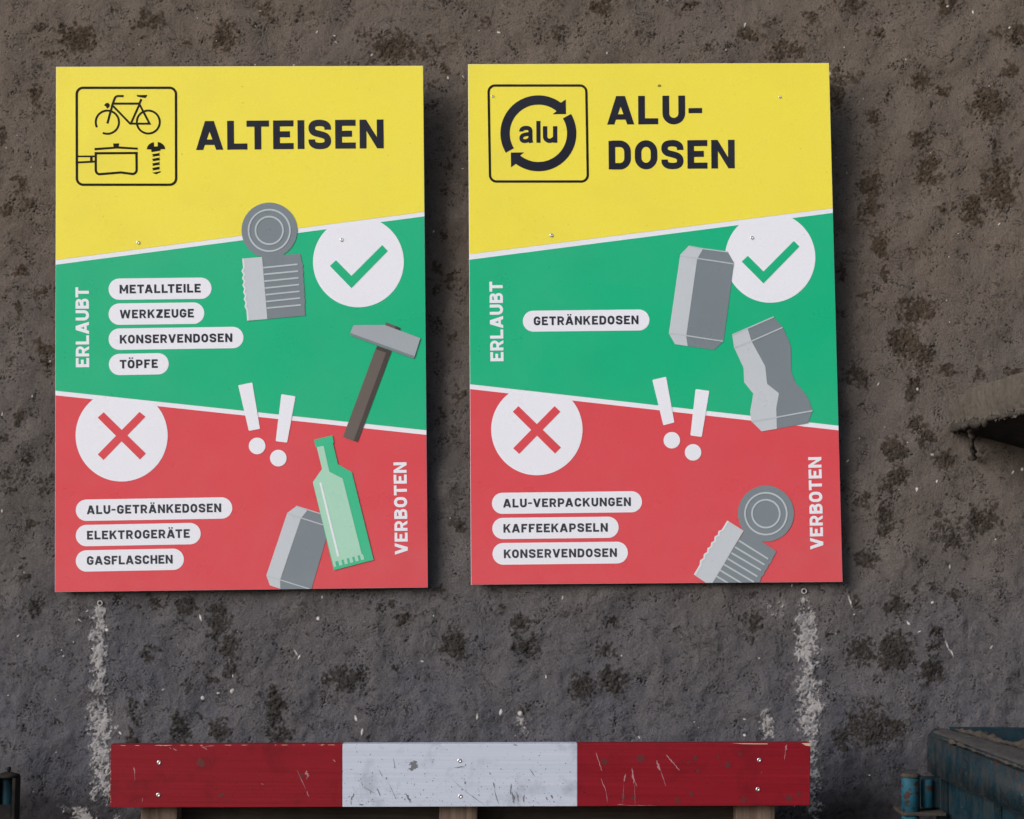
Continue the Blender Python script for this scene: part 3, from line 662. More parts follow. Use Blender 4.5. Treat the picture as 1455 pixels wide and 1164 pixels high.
for k in range(6):
    a = Vector((684.5, 888)) + u_ * (k * 35.5)
    b = a + u_ * 21
    if k == 0: a = Vector((683, 888)); b = a + u_ * 17
    lt.append(g7([tuple(a), tuple(b), tuple(b + v_ * 35), tuple(a + v_ * 35)]))
A.put('pale_glass', lt, BGL, 7, o)
A.put('glass_highlight', g7([(600, 385), (612, 382), (727, 852), (714, 856)]), WHT, 8, o)
for q in ((196.5, 345), (485.5, 341)): A.screw(*q)

# ---------------- right sign
QR = [(665, 91.3), (1178, 89.6), (1197.3, 827), (669.3, 831)]
B = Sign(QR, 0.066, 0.018, 'right yellow, green and red sign headed ALU-DOSEN, with the round alu arrow badge')
fields(B, 361.4, 295.4, 369.2, 302, 545.8, 604.5, 552.8, 611.2, 666.5, 1188)
g8 = Z(650, 80, 3.549)
B.put('icon_frame', stroke(g8(rrect(157, 148, 650, 632, 33, 7, 0)), 3.4, True), BLK, 2)
ar = []
for sg in (1, -1):
    f = lambda pts: g8([(408 + sg * (x - 408), 389 + sg * (y - 389)) for x, y in pts])
    ar += stroke(f(arc(408, 389, 168, 168, 149, 311, 40)), 47 / 3.549)
    ar.append(f([(546, 218), (547, 292), (480, 293), (506, 272), (500, 262), (520, 236)]))
B.put('arrow_ring', ar, INK, 2)
B.put('lettering', text_polys('alu', 737.6, 203.2, 791.9, 203.0, 31, 20), INK, 2)
B.put('lettering', text_polys('ALU-', 862.7, 177.2, 999.3, 176.3, 40.5, 23), INK, 2)
B.put('lettering', text_polys('DOSEN', 864.9, 240.9, 1044.0, 239.4, 40.6, 23), INK, 2)
B.put('white_disc', clip(circ(1094.3, 366.2, 64.1, 96), (666.5, 365.3), (1188, 298.7)), WHT, 2)
g9 = Z(900, 280, 4.694)
B.put('check_mark', g9([(722, 431), (763, 393), (867, 497), (1069, 294), (1107, 331), (867, 577)]), GRN, 3)
B.put('white_disc', clip(circ(762.8, 610.5, 64.9, 96), (666.5, 549.3), (1188, 607.8)), WHT, 2)
g10 = Z(650, 530, 3.755)
B.put('cross_mark', [g10([(325, 177), (295, 207), (520, 430), (552, 398)]), g10([(518, 177), (549, 207), (329, 432), (297, 402)])], REDP, 3)
B.put('lettering', text_polys('ERLAUBT', 715.6, 513.3, 714.2, 400.2, 18.8, 22.5), WHT, 2)
B.put('lettering', text_polys('VERBOTEN', 1169.9, 780.4, 1166.9, 649.4, 18.6, 22.5), WHT, 2)
B.pill(742.9, 922.7, 441.6, 471.4, 439.9, 469.8, 'GETRÄNKEDOSEN', (758.4, 462.4, 907.2, 460.7, 12.3))
B.pill(699.0, 912.1, 700.3, 730.3, 698.2, 728.0, 'ALU-VERPACKUNGEN', (714.8, 721.3, 896.4, 719.0, 12.2))
B.pill(699.5, 879.0, 735.9, 766.1, 734.2, 764.5, 'KAFFEEKAPSELN', (715.3, 757.0, 863.5, 755.5, 12.2))
B.pill(699.8, 892.1, 771.6, 802.5, 770.1, 800.5, 'KONSERVENDOSEN', (715.9, 793.2, 876.5, 791.3, 12.2))
o = B.put('drinks_can_picture', g9([(455, 350), (630, 368), (671, 440), (600, 962), (540, 1020), (355, 994), (350, 925), (425, 415)]), GDK, 3)
B.put('light_side', g9([(372, 324), (312, 385), (236, 910), (277, 982), (362, 995), (352, 930), (425, 415), (462, 350)]), GLT, 4, o)
for l_ in ([(374, 329), (462, 346), (630, 368)], [(312, 394), (425, 410), (670, 447)], [(238, 910), (352, 925), (599, 963)]): B.put('seam_line', stroke(g9(l_), 1.7), GLN, 5, o)
g11 = Z(900, 420, 4.477)
o = B.put('crushed_can_picture', g11([(727, 216), (890, 136), (948, 200), (985, 280), (1001, 325), (1003, 480), (1025, 545), (1097, 630), (1120, 675), (1138, 735), (1110, 812), (912, 848), (908, 718), (925, 622), (850, 562), (838, 450), (750, 290)]), GDK, 3)
B.put('light_side', g11([(628, 247), (727, 212), (750, 290), (838, 450), (850, 562), (925, 622), (908, 718), (912, 848), (815, 864), (750, 800), (742, 740), (762, 625), (704, 552), (700, 460), (640, 330)]), GLT, 4, o)
for l_ in ([(630, 250), (892, 137)], [(640, 333), (748, 292), (949, 203)], [(751, 803), (910, 775), (1139, 733)]): B.put('seam_line', stroke(g11(l_), 1.9), GLN, 5, o)
excl(B, rnd(g11([(120, 537), (208, 517), (260, 808), (190, 826)])), circ(954.5, 625.7, 11.7, 40))
excl(B, rnd(g11([(395, 595), (483, 607), (434, 900), (362, 890)])), circ(984.7, 642.9, 11.7, 40))
g12 = Z(900, 620, 4.694)
wv = [(625, 562), (588, 624), (566, 632), (562, 658), (541, 668), (538, 698), (518, 708), (514, 735), (494, 745), (490, 772), (469, 785), (466, 812), (444, 828), (441, 856), (402, 922)]
B.tin((GDK, GLT, GLN), (1088.1, 729.9, 39.8),
      g12([(735, 640), (700, 560), (850, 690), (852, 700), (953, 768), (922, 826), (917, 846), (900, 858), (893, 884), (875, 900), (870, 925), (852, 938), (846, 965), (830, 1010), (500, 1010), (527, 975)]),
      g12(wv + [(487, 980), (520, 990), (735, 630)]),
      [g12(l_) for l_ in ([(702, 695), (898, 818)], [(676, 738), (874, 857)], [(652, 777), (850, 893)], [(627, 815), (826, 935)], [(601, 853), (803, 972)], [(576, 892), (760, 1003)], [(552, 932), (700, 1020)])],
      g12(wv + [(x + 12, y + 5) for x, y in wv[::-1]]))
B.put('dirt_spot', [(937 + 2.6 * math.cos(k) * (1 + .2 * math.sin(3 * k)), 122 + 1.9 * math.sin(k)) for k in [i * math.pi / 6 for i in range(12)]], simple('olive_dirt', (0.22, 0.18, 0.03), 0.8), 2)
for q in ((783.5, 334.5), (1068.5, 338), (700, 137), (1108, 138)): B.screw(*q, r=0.0034 if q[1] > 200 else 0.0024)

# timber rails the two boards are screwed to
def wood(name, c0, c1, grain_axis='Z'):
    m = NT(name)
    sc_ = (90, 90, 3) if grain_axis == 'Z' else (3, 90, 90)
    gr = m.noise(1.0, 5, 0.65, m.mapping(sc_))
    c = m.mix(m.ramp(gr, 0.35, 0.65), c0, c1)
    c = m.mix(m.ramp(m.noise(14, 4), 0.45, 0.75, 0, .5), c, tuple(v * .4 for v in c0))
    return m.done(c, 0.8, m.bump(gr, 0.002, 0.6), 0.3)
WOOD = wood('weathered_timber', (0.075, 0.052, 0.040), (0.20, 0.145, 0.115))
WOODX = wood('mounting_rail_timber', (0.14, 0.10, 0.07), (0.28, 0.21, 0.15), 'X')
for sg, xa, xb in ((A, 190, 500), (B, 778, 1080)):
    for py in (338, 700):
        c0 = sg.pt(xa, py); c1 = sg.pt(xb, py); zc = (c0.z + c1.z) / 2
        yb = c0.y + 0.006
        box(((c0.x + c1.x) / 2, (yb - 0.006) / 2 + 0.002, zc), (abs(c1.x - c0.x), abs(yb) - 0.008, 0.045), 'mounting_rail', WOODX, sg.root)

# ------------------------------------------------------------------ wall anchors left over below the signs
ANCH = NT('anchor_plastic'); ANCHM = ANCH.done(ANCH.mix(ANCH.ramp(ANCH.noise(300, 3), .4, .6), (0.30, 0.29, 0.29), (0.48, 0.47, 0.47)), 0.6)
for (px, py, lb) in ((143, 857, 'small grey wall plug above the left white lime run, under the ALTEISEN sign'), (1142.5, 840, 'small grey wall plug above the right white lime run, under the ALU-DOSEN sign')):
    c = on_y(px, py, 0.0); k = int(round((c.z - BZ0) / DX)); j = int(round((c.x - BX0) / DX)); c.y = -float(hgt[k - 3:k + 4, j - 3:j + 4].max()) - 0.0008
    e = tag(empty('wall_plug', c), lb, 'wall plug', 'wall plugs left in the render')
    link_bm('collar', lathe(c, [(0.0056, -0.004), (0.0056, 0.0005), (0.0050, 0.0016), (0.0036, 0.0017), (0.0033, 0.0004)], 'Y', 20), ANCHM, e, True)
    link_bm('bore', lathe(c, [(0.0031, -0.004), (0.0031, 0.0011)], 'Y', 16), HOLE, e)

# ------------------------------------------------------------------ red and white barrier board
def paint(name, c, streak, speck_c, speck_lo, wear):
    m = NT(name)
    gr = m.noise(1.0, 5, 0.6, m.mapping((2.2, 60, 210)))
    base = m.mix(m.ramp(gr, 0.3, 0.7, 0, 1), c, streak)
    blot = m.ramp(m.noise(16, 5, 0.65), 0.52, 0.76, 0, 0.60)
    base = m.mix(blot, base, tuple(v * .45 for v in c))
    sp = m.ramp(m.noise(170, 3, 0.6), speck_lo, speck_lo + 0.05)
    base = m.mix(m.math('MULTIPLY', sp, 0.8), base, speck_c)
    w = m.math('MULTIPLY', m.ramp(m.noise(70, 4, 0.7), 0.70, 0.76), wear)
    base = m.mix(w, base, (0.42, 0.36, 0.34))
    return m.done(base, m.ramp(gr, 0.3, 0.7, 0.5, 0.68), m.bump(gr, 0.0012, 0.30), 0.22)
PRED = paint('red_board_paint', (0.165, 0.0015, 0.0070), (0.215, 0.004, 0.014), (0.030, 0.006, 0.006), 0.645, 0.25)
PWHT = paint('white_board_paint', (0.40, 0.45, 0.56), (0.48, 0.52, 0.62), (0.060, 0.060, 0.065), 0.655, 0.0)
BD, BT = 0.150, 0.026
btl, btr, bbr, bbl = (157.0, 1058.4), (1151.6, 1055.6), (1150.8, 1144.8), (156.4, 1147.6)
bar = empty('barrier_board', on_y(654, 1146, BD))
tag(bar, 'red and white striped wooden barrier board below the two signs', 'barrier')
bp0 = on_y(654, 1100, BD)
def bedge(px, top): return (px, lin(btl[0], btl[1], btr[0], btr[1], px)) if top else (px, lin(bbl[0], bbl[1], bbr[0], bbr[1], px))
for nm, xa, xb, mt in (('red_band', None, 486.6, PRED), ('white_band', 486.6, 820.2, PWHT), ('red_band', 820.2, None, PRED)):
    pa = btl if xa is None else bedge(xa, True); pb = btr if xb is None else bedge(xb, True)
    pc = bbr if xb is None else bedge(xb, False); pd_ = bbl if xa is None else bedge(xa, False)
    f = [on_y(p[0], p[1], BD) for p in (pa, pb, pc, pd_)]
    if xb == 486.6 or xa == 820.2: pass
    b_ = [v + Vector((0, BT, 0)) for v in f]
    prism(f, b_, nm, mt, bar, 0.0009)
for q in ((226, 1083.5), (225, 1129.5), (653, 1081), (654, 1131.5), (1078.8, 1080), (1077, 1121.5)):
    c = on_y(q[0], q[1], BD); r = 0.0040
    link_bm('screw', lathe(c, [(r, -0.001), (r, 0.0006), (r * .8, 0.0013), (r * .42, 0.0015), (r * .36, 0.0006), (0.0002, 0.0005)], 'Y', 16), SCREW, bar, True)
# scrapes and splashes on the paint, thin flakes and crusts
def spindle(x0, y0, x1, y1, w, n=9):
    a, b = Vector((x0, y0)), Vector((x1, y1)); d = (b - a); L_ = d.length; d.normalize(); nn = Vector((-d.y, d.x)); up_, dn = [], []
    for i in range(n + 1):
        t = i / n; ww = w * (math.sin(math.pi * min(1, max(0, t))) ** .7) * random.uniform(.45, 1.1)
        c = a + d * (L_ * t) + nn * random.uniform(-.3, .3) * w
        up_.append(tuple(c + nn * ww / 2)); dn.append(tuple(c - nn * ww / 2))
    return up_ + dn[::-1]
def marks(name, lst, mat, off, parent=bar):
    vs, fs = union(lst)
    b_ = [on_y(v[0], v[1], BD + off) for v in vs]
    me_ = bpy.data.meshes.new(name); me_.from_pydata([tuple(v) for v in b_], [], [tuple(reversed(f)) for f in fs]); me_.update()
    return tag(link_data(name, me_, mat, parent), kind='stuff')
SCR = simple('scraped_primer', (0.33, 0.15, 0.17), 0.7); SCR2 = simple('bare_wood_chip', (0.50, 0.36, 0.25), 0.8); SMR = simple('dark_smear', (0.13, 0.14, 0.16), 0.8)
zb = Z(820, 1000, 3.6375); za = Z(130, 1000, 3.6375); zc_ = Z(480, 1000, 3.6375)
sc1 = [zb([v])[0] + zb([u])[0] + (w,) for v, u, w in (((95, 250), (130, 350), 2.2), ((122, 385), (150, 455), 1.7), ((150, 450), (158, 518), .8), ((252, 362), (243, 405), 2.4), ((242, 405), (236, 520), .6), ((282, 330), (296, 415), 3.2), ((296, 410), (300, 525), .8), ((298, 400), (309, 430), 1.4), ((410, 290), (432, 350), 3.6), ((432, 345), (460, 430), 1.0), ((460, 262), (508, 320), 2.0), ((500, 310), (532, 348), 1.6), ((1085, 210), (1076, 245), 3.0), ((1078, 240), (1071, 292), 1.2), ((205, 522), (250, 520), 1.0), ((230, 525), (420, 526), .5))]
sc1 += [za([v])[0] + za([u])[0] + (w,) for v, u, w in (((1108, 345), (1122, 380), 5.0), ((1118, 370), (1112, 392), 1.2), ((1060, 340), (1108, 445), 1.1), ((1112, 450), (1124, 482), 1.4), ((218, 325), (226, 362), 2.4), ((222, 350), (224, 398), .8), ((265, 485), (262, 512), .8), ((402, 226), (412, 232), 1.2), ((420, 232), (442, 242), 1.5), ((560, 216), (600, 238), 1.3), ((580, 222), (640, 216), 1.0), ((875, 412), (890, 418), 1.0), ((1248, 288), (1262, 300), 2.2))]
marks('paint_scrapes', [spindle(*q) for q in sc1], SCR, 0.0004)
chips = [zb([(1160, 204), (1206, 204), (1206, 220), (1180, 216)]), zb([(800, 204), (985, 206), (985, 210), (860, 209)])]
for _ in range(22):
    x = random.uniform(160, 480); chips.append(spindle(x, lin(btl[0], btl[1], btr[0], btr[1], x) + 1.0, x + random.uniform(2, 12), lin(btl[0], btl[1], btr[0], btr[1], x) + 1.0, .9, 4))
for _ in range(12):
    y = random.uniform(1062, 1144); chips.append(spindle(157.3, y, 157.6, y + random.uniform(1, 4), .8, 4))
marks('edge_chips', chips, SCR2, 0.0006)
sm = []
for v, u, w in (((388, 292), (390, 348), 11), ((375, 300), (400, 340), 8), ((120, 400), (130, 430), .8), ((130, 430), (195, 465), 1.0), ((210, 340), (232, 380), 1.2), ((285, 275), (298, 340), .7), ((350, 460), (378, 515), 3.5), ((85, 462), (66, 500), 2.4), ((66, 500), (70, 522), 1.0), ((805, 405), (810, 440), 2.6), ((808, 440), (832, 525), 1.2), ((895, 410), (892, 470), 2.2), ((900, 455), (912, 520), 3.6), ((925, 455), (935, 510), 2.0), ((960, 470), (962, 512), 2.6), ((990, 335), (1020, 380), 1.2), ((655, 450), (760, 525), 1.1), ((590, 390), (660, 455), .6), ((260, 405), (305, 500), .6), ((200, 430), (222, 480), 1.6), ((905, 212), (928, 214), 2.6), ((110, 518), (132, 524), 2.6), ((655, 400), (660, 416), 3), ((1100, 470), (1110, 490), 3), ((785, 355), (790, 368), 2), ((600, 330), (660, 325), 1.6), ((250, 380), (252, 392), 2.6), ((1075, 480), (1084, 500), 1.6), ((490, 298), (488, 304), 2)):
    p0, p1 = zc_([v])[0], zc_([u])[0]; sm.append(spindle(*p0, *p1, w))
for _ in range(260):
    x = random.uniform(489, 818); y = 1143 - abs(random.gauss(0, 34)); r = random.choice((.35, .45, .55, .8))
    if y > 1060: sm.append([(x + r * math.cos(a) * random.uniform(.7, 1.3), y + r * math.sin(a) * random.uniform(.7, 1.4)) for a in [k * math.pi / 3 for k in range(6)]])
marks('dirt_smears', sm, SMR, 0.0004)
dk = []
for x, y, r in ((988, 1077, 4), (978, 1084, 2.4), (992, 1096, 3), (1052, 1072, 3), (1034, 1087, 5), (982, 1128, 4), (1135, 1129, 4), (1121, 1134, 6), (1057, 1137, 5), (313, 1131, 3), (317, 1129, 3), (285, 1084, 7), (1021, 1075, 3), (910, 1078, 7), (858, 1082, 5), (430, 1102, 3), (962, 1137, 5), (886, 1132, 4), (900, 1134, 4), (1137, 1091, 2)):
    dk.append([(x + r * math.cos(a) * random.uniform(.55, 1.1), y + r * math.sin(a) * random.uniform(.55, 1.1)) for a in [k * math.pi / 7 for k in range(14)]])
for _ in range(320):
    x = random.choice((random.uniform(160, 484), random.uniform(823, 1148))); y = random.uniform(1062, 1144); r = random.uniform(.3, .8)
    dk.append([(x + r * math.cos(a) * random.uniform(.7, 1.4), y + r * math.sin(a) * random.uniform(.7, 1.4)) for a in [k * math.pi / 3 for k in range(6)]])
marks('damp_spots', dk, simple('damp_red', (0.085, 0.006, 0.009), 0.6), 0.0003)
# posts carrying the board; an added dark plank stands for the shaded gap behind
for xa, xb in ((200, 251.5), (624, 678), (1046, 1101.5)):
    yf = BD - BT - 0.001
    a = on_y(xa, 1156, yf); b = on_y(xb, 1156, yf); zt = on_y(xa, 1075, yf).z
    pw = b.x - a.x
    box(((a.x + b.x) / 2, -yf + 0.024, zt / 2), (pw, 0.048, zt), 'post', WOOD, bar, 0.003)
DKW = wood('shade_plank_timber', (0.018, 0.013, 0.010), (0.045, 0.034, 0.027), 'X')
ya = BD - BT - 0.050
a = on_y(246, 1143, ya); b = on_y(1060, 1143, ya)
box(((a.x + b.x) / 2, -ya + 0.022, a.z - 0.115), (b.x - a.x, 0.040, 0.24), 'shade_plank', DKW, bar, 0.002)

# ------------------------------------------------------------------ blue skip container, lower right
def steel(name, blue, mudc, mud_lo, rust_lo):
    m = NT(name)
    st_ = m.noise(1.0, 4, 0.6, m.mapping((60, 60, 5)))
    b = m.mix(m.ramp(m.noise(30, 5), .35, .7), blue, tuple(v * .55 for v in blue))
    b = m.mix(m.ramp(m.noise(46, 4, 0.65), rust_lo, rust_lo + .05), b, (0.032, 0.009, 0.006))
    n2 = m.math('ADD', m.math('MULTIPLY', m.noise(22, 6, 0.72), 0.7), m.math('MULTIPLY', st_, 0.3))
    b = m.mix(m.ramp(n2, mud_lo, mud_lo + .12, 0, .93), b, mudc)
    b = m.mix(m.ramp(m.noise(130, 3), .73, .76), b, (0.5, 0.48, 0.45))
    return m.done(b, m.ramp(n2, .4, .6, 0.45, 0.9), m.bump(m.noise(70, 6, .7), 0.003, 0.6), 0.35)
SB = steel('dirty_blue_steel', (0.0015, 0.017, 0.027), (0.018, 0.017, 0.018), 0.47, 0.60)
SBC = steel('blue_steel', (0.0008, 0.018, 0.030), (0.010, 0.014, 0.015), 0.50, 0.66)
SBR = steel('bright_blue_steel', (0.003, 0.075, 0.120), (0.035, 0.022, 0.018), 0.62, 0.53)
mm = NT('dried_mud'); MUD = mm.done(mm.mix(mm.ramp(mm.noise(60, 6, .7), .3, .7), (0.022, 0.019, 0.017), (0.070, 0.062, 0.056)), 0.93, mm.bump(mm.noise(110, 6, .75), 0.004, 0.9), 0.2)
dm = NT('rim_dust'); DUST = dm.done(dm.mix(dm.ramp(dm.noise(25, 5, .7), .3, .7), (0.040, 0.038, 0.039), (0.070, 0.066, 0.066)), 0.93, dm.bump(dm.noise(90, 5), 0.002, 0.6), 0.2)
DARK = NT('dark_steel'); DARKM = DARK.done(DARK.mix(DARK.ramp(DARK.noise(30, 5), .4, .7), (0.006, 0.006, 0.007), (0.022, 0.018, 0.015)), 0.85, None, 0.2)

A0 = on_y(1317, 1041, 0.12); zt = A0.z
con = empty('skip_container', Vector((A0.x, A0.y, 0)))
tag(con, 'dirty blue steel skip container with a mud-crusted rim at the lower right corner', 'skip')
def lerp(a, b, t): return a + (b - a) * t
F1 = on_z(1455, 1093, zt); I0 = on_z(1345, 1035, zt); I1 = on_z(1455, 1063, zt)
Fd = (F1 - A0); Id = (I1 - I0)
F2 = A0 + Fd * 2.2; I2 = I0 + Id * 2.2
hrim = (A0 - on_y(1317, 1100, 0.12)).z
C1 = on_z(1323, 1035, zt)
topf = [A0, F2, I2, I0, C1]
bm = bmesh.new()
tv = [bm.verts.new(v) for v in topf]; bv = [bm.verts.new(v - Vector((0, 0, hrim))) for v in topf]
bm.faces.new(tv); bm.faces.new(bv[::-1])
for i in range(5): bm.faces.new((tv[i], bv[i], bv[(i + 1) % 5], tv[(i + 1) % 5]))
bmesh.ops.recalc_face_normals(bm, faces=bm.faces[:])
bmesh.ops.bevel(bm, geom=bm.edges[:], offset=0.006, segments=3, affect='EDGES')
link_bm('rim', bm, SB, con, True)
# dust lying on the rim: a lumpy sheet just above it
def lumpy(a, b, c, d, n, m_, amp, name, mat, parent, seed, edge=True, normal=Vector((0, 0, 1)), freq=40):
    from mathutils import noise as mn
    vs, fs = [], []
    for i in range(n + 1):
        for j in range(m_ + 1):
            u, v = i / n, j / m_
            p = lerp(lerp(a, b, u), lerp(d, c, u), v)
            k = (mn.fractal(p * freq + Vector((seed, 0, 0)), 1.0, 2.0, 5) * .5 + .5)
            e = (min(1, 4 * min(v, 1 - v)) if edge else 1)
            vs.append(p + normal * (amp * k * e - (0.0 if e > 0 else 0.002)))
    for i in range(n):
        for j in range(m_):
            q = i * (m_ + 1) + j; fs.append((q, q + m_ + 1, q + m_ + 2, q + 1))
    return link_mesh(name, vs, fs, mat, parent, True)
up = Vector((0, 0, 1))
ins = 0.10
lumpy(lerp(A0, I0, .18) + up * .0005 + Fd * .02, lerp(F2, I2, .12) + up * .0005, lerp(F2, I2, .95) + up * .0005, lerp(A0, I0, .93) + up * .0005 + Fd * .02, 140, 16, 0.004, 'dust_layer', DUST, con, 3)
# crust of mud along the inner edge
def crust(a, b, r, name, mat, parent, seed, n=150, m_=12, freq=55, sag=0.0):
    from mathutils import noise as mn
    d = (b - a).normalized(); s1 = d.cross(up).normalized(); s2 = s1.cross(d)
    vs, fs = [], []
    for i in range(n + 1):
        t = i / n; c = lerp(a, b, t); rr = r * (0.35 + 0.9 * abs(mn.fractal(c * 22 + Vector((seed, 0, 0)), 1, 2, 3))) * min(1, 10 * t + .15)
        for j in range(m_):
            th = 2 * math.pi * j / m_; q = c + (s1 * math.cos(th) + s2 * math.sin(th)) * rr
            k = mn.fractal(q * freq + Vector((0, seed, 0)), 1, 2, 4)
            q = q + (q - c) * k * 1.1
            if sag: q.z -= sag * max(0, k) * (1 if math.sin(th) < 0 else 0)
            vs.append(q)
    for i in range(n):
        for j in range(m_):
            fs.append((i * m_ + j, (i + 1) * m_ + j, (i + 1) * m_ + (j + 1) % m_, i * m_ + (j + 1) % m_))
    fs.append(tuple(range(m_))); fs.append(tuple(range(n * m_, (n + 1) * m_)))
    return link_mesh(name, vs, fs, mat, parent, True)
crust(lerp(I0, I1, .12) + up * .002, I2 + up * .002, 0.010, 'mud_crust', MUD, con, 5)
crust(lerp(A0, F2, .06) + up * .0005, F2 + up * .0, 0.0035, 'rim_edge_mud', MUD, con, 9)
# far end panel of the container behind the rim, parallel with the wall
ea = on_y(1352, 1034, 0.055); eb = on_y(1640, 1034, 0.055)
box(((ea.x + eb.x) / 2, -0.045, ea.z / 2 + 0.12), (eb.x - ea.x, 0.012, ea.z - 0.24), 'end_panel', SBC, con, 0.001)
# side wall under the rim
sd = (F2 - A0).normalized(); sn = Vector((sd.y, -sd.x, 0));
if sn.y > 0: sn = -sn
off = -sn * 0.028
pA = A0 + off + sd * 0.012 - up * hrim; pB = F2 + off - up * hrim
pf = [pA, pB, Vector((pB.x, pB.y, 0.25)), Vector((pA.x, pA.y, 0.25))]
prism(pf, [v - sn * 0.006 for v in pf], 'side_panel', SBC, con)
# upright ribs of the side wall
for k, (tt, ww, mt) in enumerate(((0.0, 0.026, SB), (0.52, 0.05, SBC), (1.4, 0.05, SBC))):
    q = pA + sd * (Fd.length * tt) ; r_ = q + sd * ww
    f = [q + sn * .016, r_ + sn * .016, Vector((r_.x, r_.y, .25)) + sn * .016, Vector((q.x, q.y, .25)) + sn * .016]
    prism(f, [v - sn * 0.0155 for v in f], 'rib', mt, con, 0.002)
# hinge barrels at the corner
def barrel(px0, px1, py0, py1, d, mat, name='hinge_barrel'):
    a = on_y(px0, py0, d); b = on_y(px1, py0, d); c = Vector(((a.x + b.x) / 2, -d, 0)); r = (b.x - a.x) / 2
    z1 = a.z; z0 = on_y(px0, py1, d).z
    return link_bm(name, lathe(c, [(r * .75, z0), (r, z0 + .002), (r, z1 - .003), (r * .9, z1)], 'Z', 28), mat, con, True), c, r, z0, z1
o, c, r, z0, z1 = barrel(1281, 1306.5, 1103, 1154.5, 0.17, SBR)
link_bm('hinge_cap', lathe(c, [(r * 1.08, z1 - .001), (r * 1.10, z1 + .003), (r * .7, z1 + .006), (r * .3, z1 + .007)], 'Z', 24), MUD, con, True)
o2, c2, r2, z02, z12 = barrel(1308.5, 1326, 1107, 1148, 0.155, SBR)
barrel(1281.5, 1306, 1158.5, 1400, 0.17, SBR)
ha = on_y(1283, 1156, 0.19); hb = on_y(1345, 1156, 0.19)
box(((ha.x + hb.x) / 2, -0.150, ha.z - .0015), (hb.x - ha.x, 0.075, 0.006), 'hinge_plate', MUD, con, 0.001)
box((c2.x + .012, -0.13, (z02 + z12) / 2), (0.03, 0.05, (z12 - z02) * .98), 'hinge_lug', SBC, con, 0.001)

# ------------------------------------------------------------------ muddy steel lip, right edge
E0 = on_y(1352, 605, 0.02); E1 = on_z(1455, 585, E0.z)
ed = (E1 - E0); ed.normalize(); en = Vector((ed.y, -ed.x, 0))
if en.y > 0: en = -en
def ep(px, py): return on_plane(px, py, E0, en)
lip = empty('container_lip', E0)
tag(lip, 'mud-caked steel container lip with dark underside jutting in at the right edge', 'container part')
LIPM = NT('mud_caked_steel')
lc = LIPM.mix(LIPM.ramp(LIPM.noise(18, 6, .7), .3, .7), (0.058, 0.052, 0.045), (0.105, 0.094, 0.082))
lc = LIPM.mix(LIPM.ramp(LIPM.noise(1.0, 5, .7, LIPM.mapping((40, 40, 22))), .55, .66, 0, .6), lc, (0.055, 0.043, 0.031))
lc = LIPM.mix(LIPM.ramp(LIPM.noise(55, 3), .70, .73), lc, (0.03, 0.06, 0.055))
lc = LIPM.mix(LIPM.ramp(LIPM.noise(130, 5, .8), .30, .45, .7, 0), lc, (0.028, 0.021, 0.015))
LIPM = LIPM.done(lc, 0.93, LIPM.bump(LIPM.noise(90, 6, .75), 0.004, 0.8), 0.2)
# front sheet as a fine grid between the top line and the ragged lower line
from mathutils import noise as mn
topl = [(1372, 553.5), (1386, 549), (1400, 545), (1425, 537.5), (1455, 528), (1520, 508)]
botl = [(1350, 607), (1364, 603.5), (1388, 598), (1420, 592), (1455, 585), (1520, 571)]
def along(l_, t):
    n_ = len(l_) - 1; k = min(n_ - 1, int(t * n_)); f = t * n_ - k
    return (l_[k][0] + (l_[k + 1][0] - l_[k][0]) * f, l_[k][1] + (l_[k + 1][1] - l_[k][1]) * f)
NU, NV = 150, 44; vs, fs = [], []
for i in range(NU + 1):
    for j in range(NV + 1):
        a = along(topl, i / NU); b = along(botl, i / NU); v = j / NV
        p = ep(a[0] + (b[0] - a[0]) * v, a[1] + (b[1] - a[1]) * v)
        k = mn.fractal(p * 60, 1, 2, 5); lowm = max(0, (v - .72) / .28)
        p = p + en * (0.0016 * k + 0.003 * math.sin(min(1, v * 1.15) * math.pi) + .005 * lowm * mn.fractal(p * 140, 1, 2, 3))
        p = p - up * (0.007 * lowm ** 2 * (0.3 + 1.6 * abs(mn.fractal(Vector((p.x * 95, p.y * 95, 3)), 1, 2, 3))))
        vs.append(p)
nf = len(vs)
for i in range(NU):
    for j in range(NV):
        q = i * (NV + 1) + j; fs.append((q, q + 1, q + NV + 2, q + NV + 1))
link_mesh('mud_face', vs, fs, LIPM, lip, True)
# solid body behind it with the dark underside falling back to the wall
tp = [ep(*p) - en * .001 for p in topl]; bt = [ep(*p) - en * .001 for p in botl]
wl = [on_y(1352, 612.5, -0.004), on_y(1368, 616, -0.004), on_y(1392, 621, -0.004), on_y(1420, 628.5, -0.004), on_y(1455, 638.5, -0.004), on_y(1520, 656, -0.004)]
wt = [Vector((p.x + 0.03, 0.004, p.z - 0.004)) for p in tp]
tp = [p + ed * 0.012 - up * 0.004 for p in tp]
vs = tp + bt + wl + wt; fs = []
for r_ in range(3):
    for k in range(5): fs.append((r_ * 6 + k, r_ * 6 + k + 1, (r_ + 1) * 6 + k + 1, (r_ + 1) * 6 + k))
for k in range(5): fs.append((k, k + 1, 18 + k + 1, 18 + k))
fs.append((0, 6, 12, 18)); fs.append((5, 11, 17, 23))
link_mesh('underside', vs, fs, DARKM, lip)
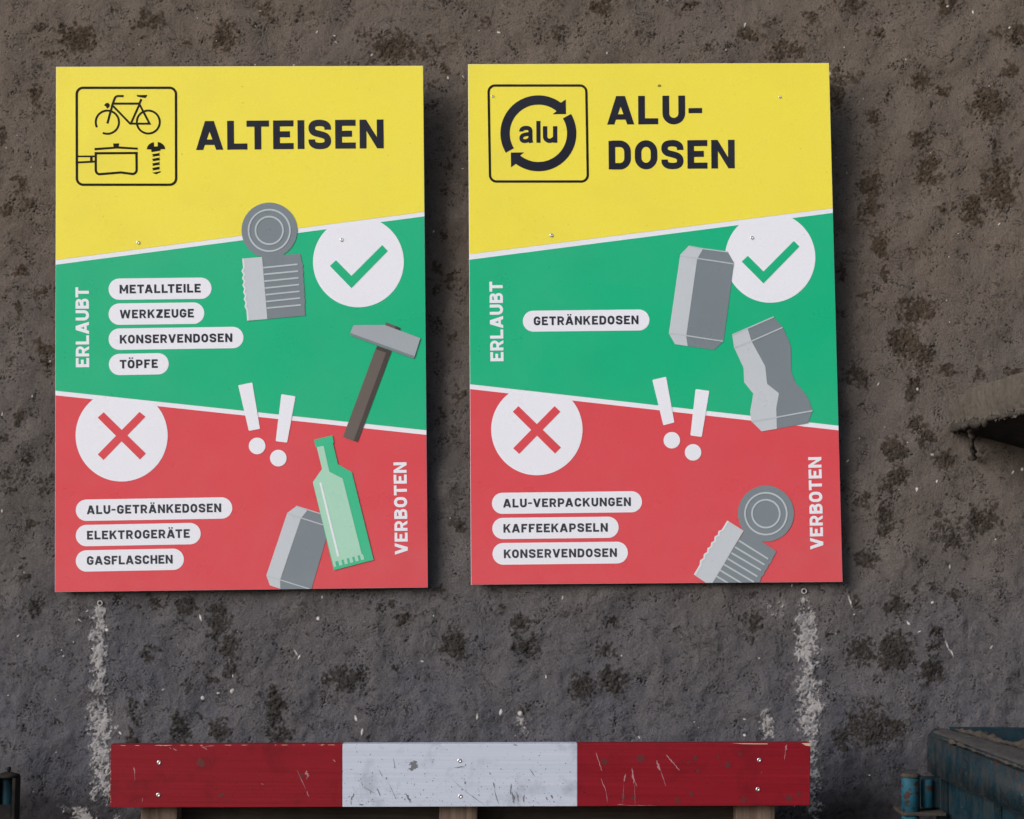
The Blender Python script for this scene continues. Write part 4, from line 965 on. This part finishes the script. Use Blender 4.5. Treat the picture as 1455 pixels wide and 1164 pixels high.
crust(ep(1349, 608.5), ep(1402, 599), 0.0115, 'hanging_mud', MUD, lip, 21, 70, 10, 90)
crust(ep(1372, 602), ep(1520, 573), 0.0065, 'hanging_mud', MUD, lip, 33, 120, 10, 90)
crust(ep(1379, 598), on_y(1383, 650, 0.012), 0.0062, 'mud_drip', MUD, lip, 44, 40, 10, 90)

# ------------------------------------------------------------------ dark capped post, lower left
pc_ = on_y(11.5, 1104, 0.20)
pst = empty('capped_post', Vector((pc_.x, pc_.y, 0)))
tag(pst, 'dark steel post with flat cap and faded teal paint in the lower left corner', 'post')
TE = NT('faded_teal_paint')
tcx = TE.mix(TE.ramp(TE.noise(30, 5), .35, .65), (0.002, 0.022, 0.032), (0.001, 0.008, 0.012))
TEAL = TE.done(tcx, 0.35, None, 0.5)
cx = pc_.x; s1 = 0.0165 * 1.0; z1 = on_y(11, 1104, .2).z
hw = (on_y(26, 1104, .2).x - on_y(-3, 1104, .2).x) / 2
# rounded teal tube, its shaded sides built as dark strips
box((cx - hw + .003, -0.2 + 0.0, z1 / 2), (0.006, 0.034, z1), 'shade_strip', DARKM, pst, 0.001)
box((cx + hw - .003, -0.2 + 0.0, z1 / 2), (0.006, 0.034, z1), 'shade_strip', DARKM, pst, 0.001)
link_bm('teal_tube', lathe(Vector((cx, -0.2, 0)), [(hw - .0065, 0.0), (hw - .0065, z1 - .002)], 'Z', 28), TEAL, pst, True)
link_bm('cap', lathe(Vector((cx, -0.2, z1)), [(hw * .95, -.001), (hw * 1.12, .001), (hw * 1.12, .004), (hw * .8, .006), (hw * .25, .009)], 'Z', 28), DARKM, pst, True)
link_bm('knob', lathe(Vector((cx + .001, -0.2, z1 + .008)), [(.0022, 0), (.0026, .003), (.0042, .005), (.0038, .009), (.001, .010)], 'Z', 14), DARKM, pst, True)
za_ = on_y(10, 1142, .2).z
box((cx, -0.2 - .012, za_ / 2), (hw * 2 - .013, 0.010, za_), 'lower_dark_box', DARKM, pst, 0.001)  # dark box over the tube's lower front, darker from there down
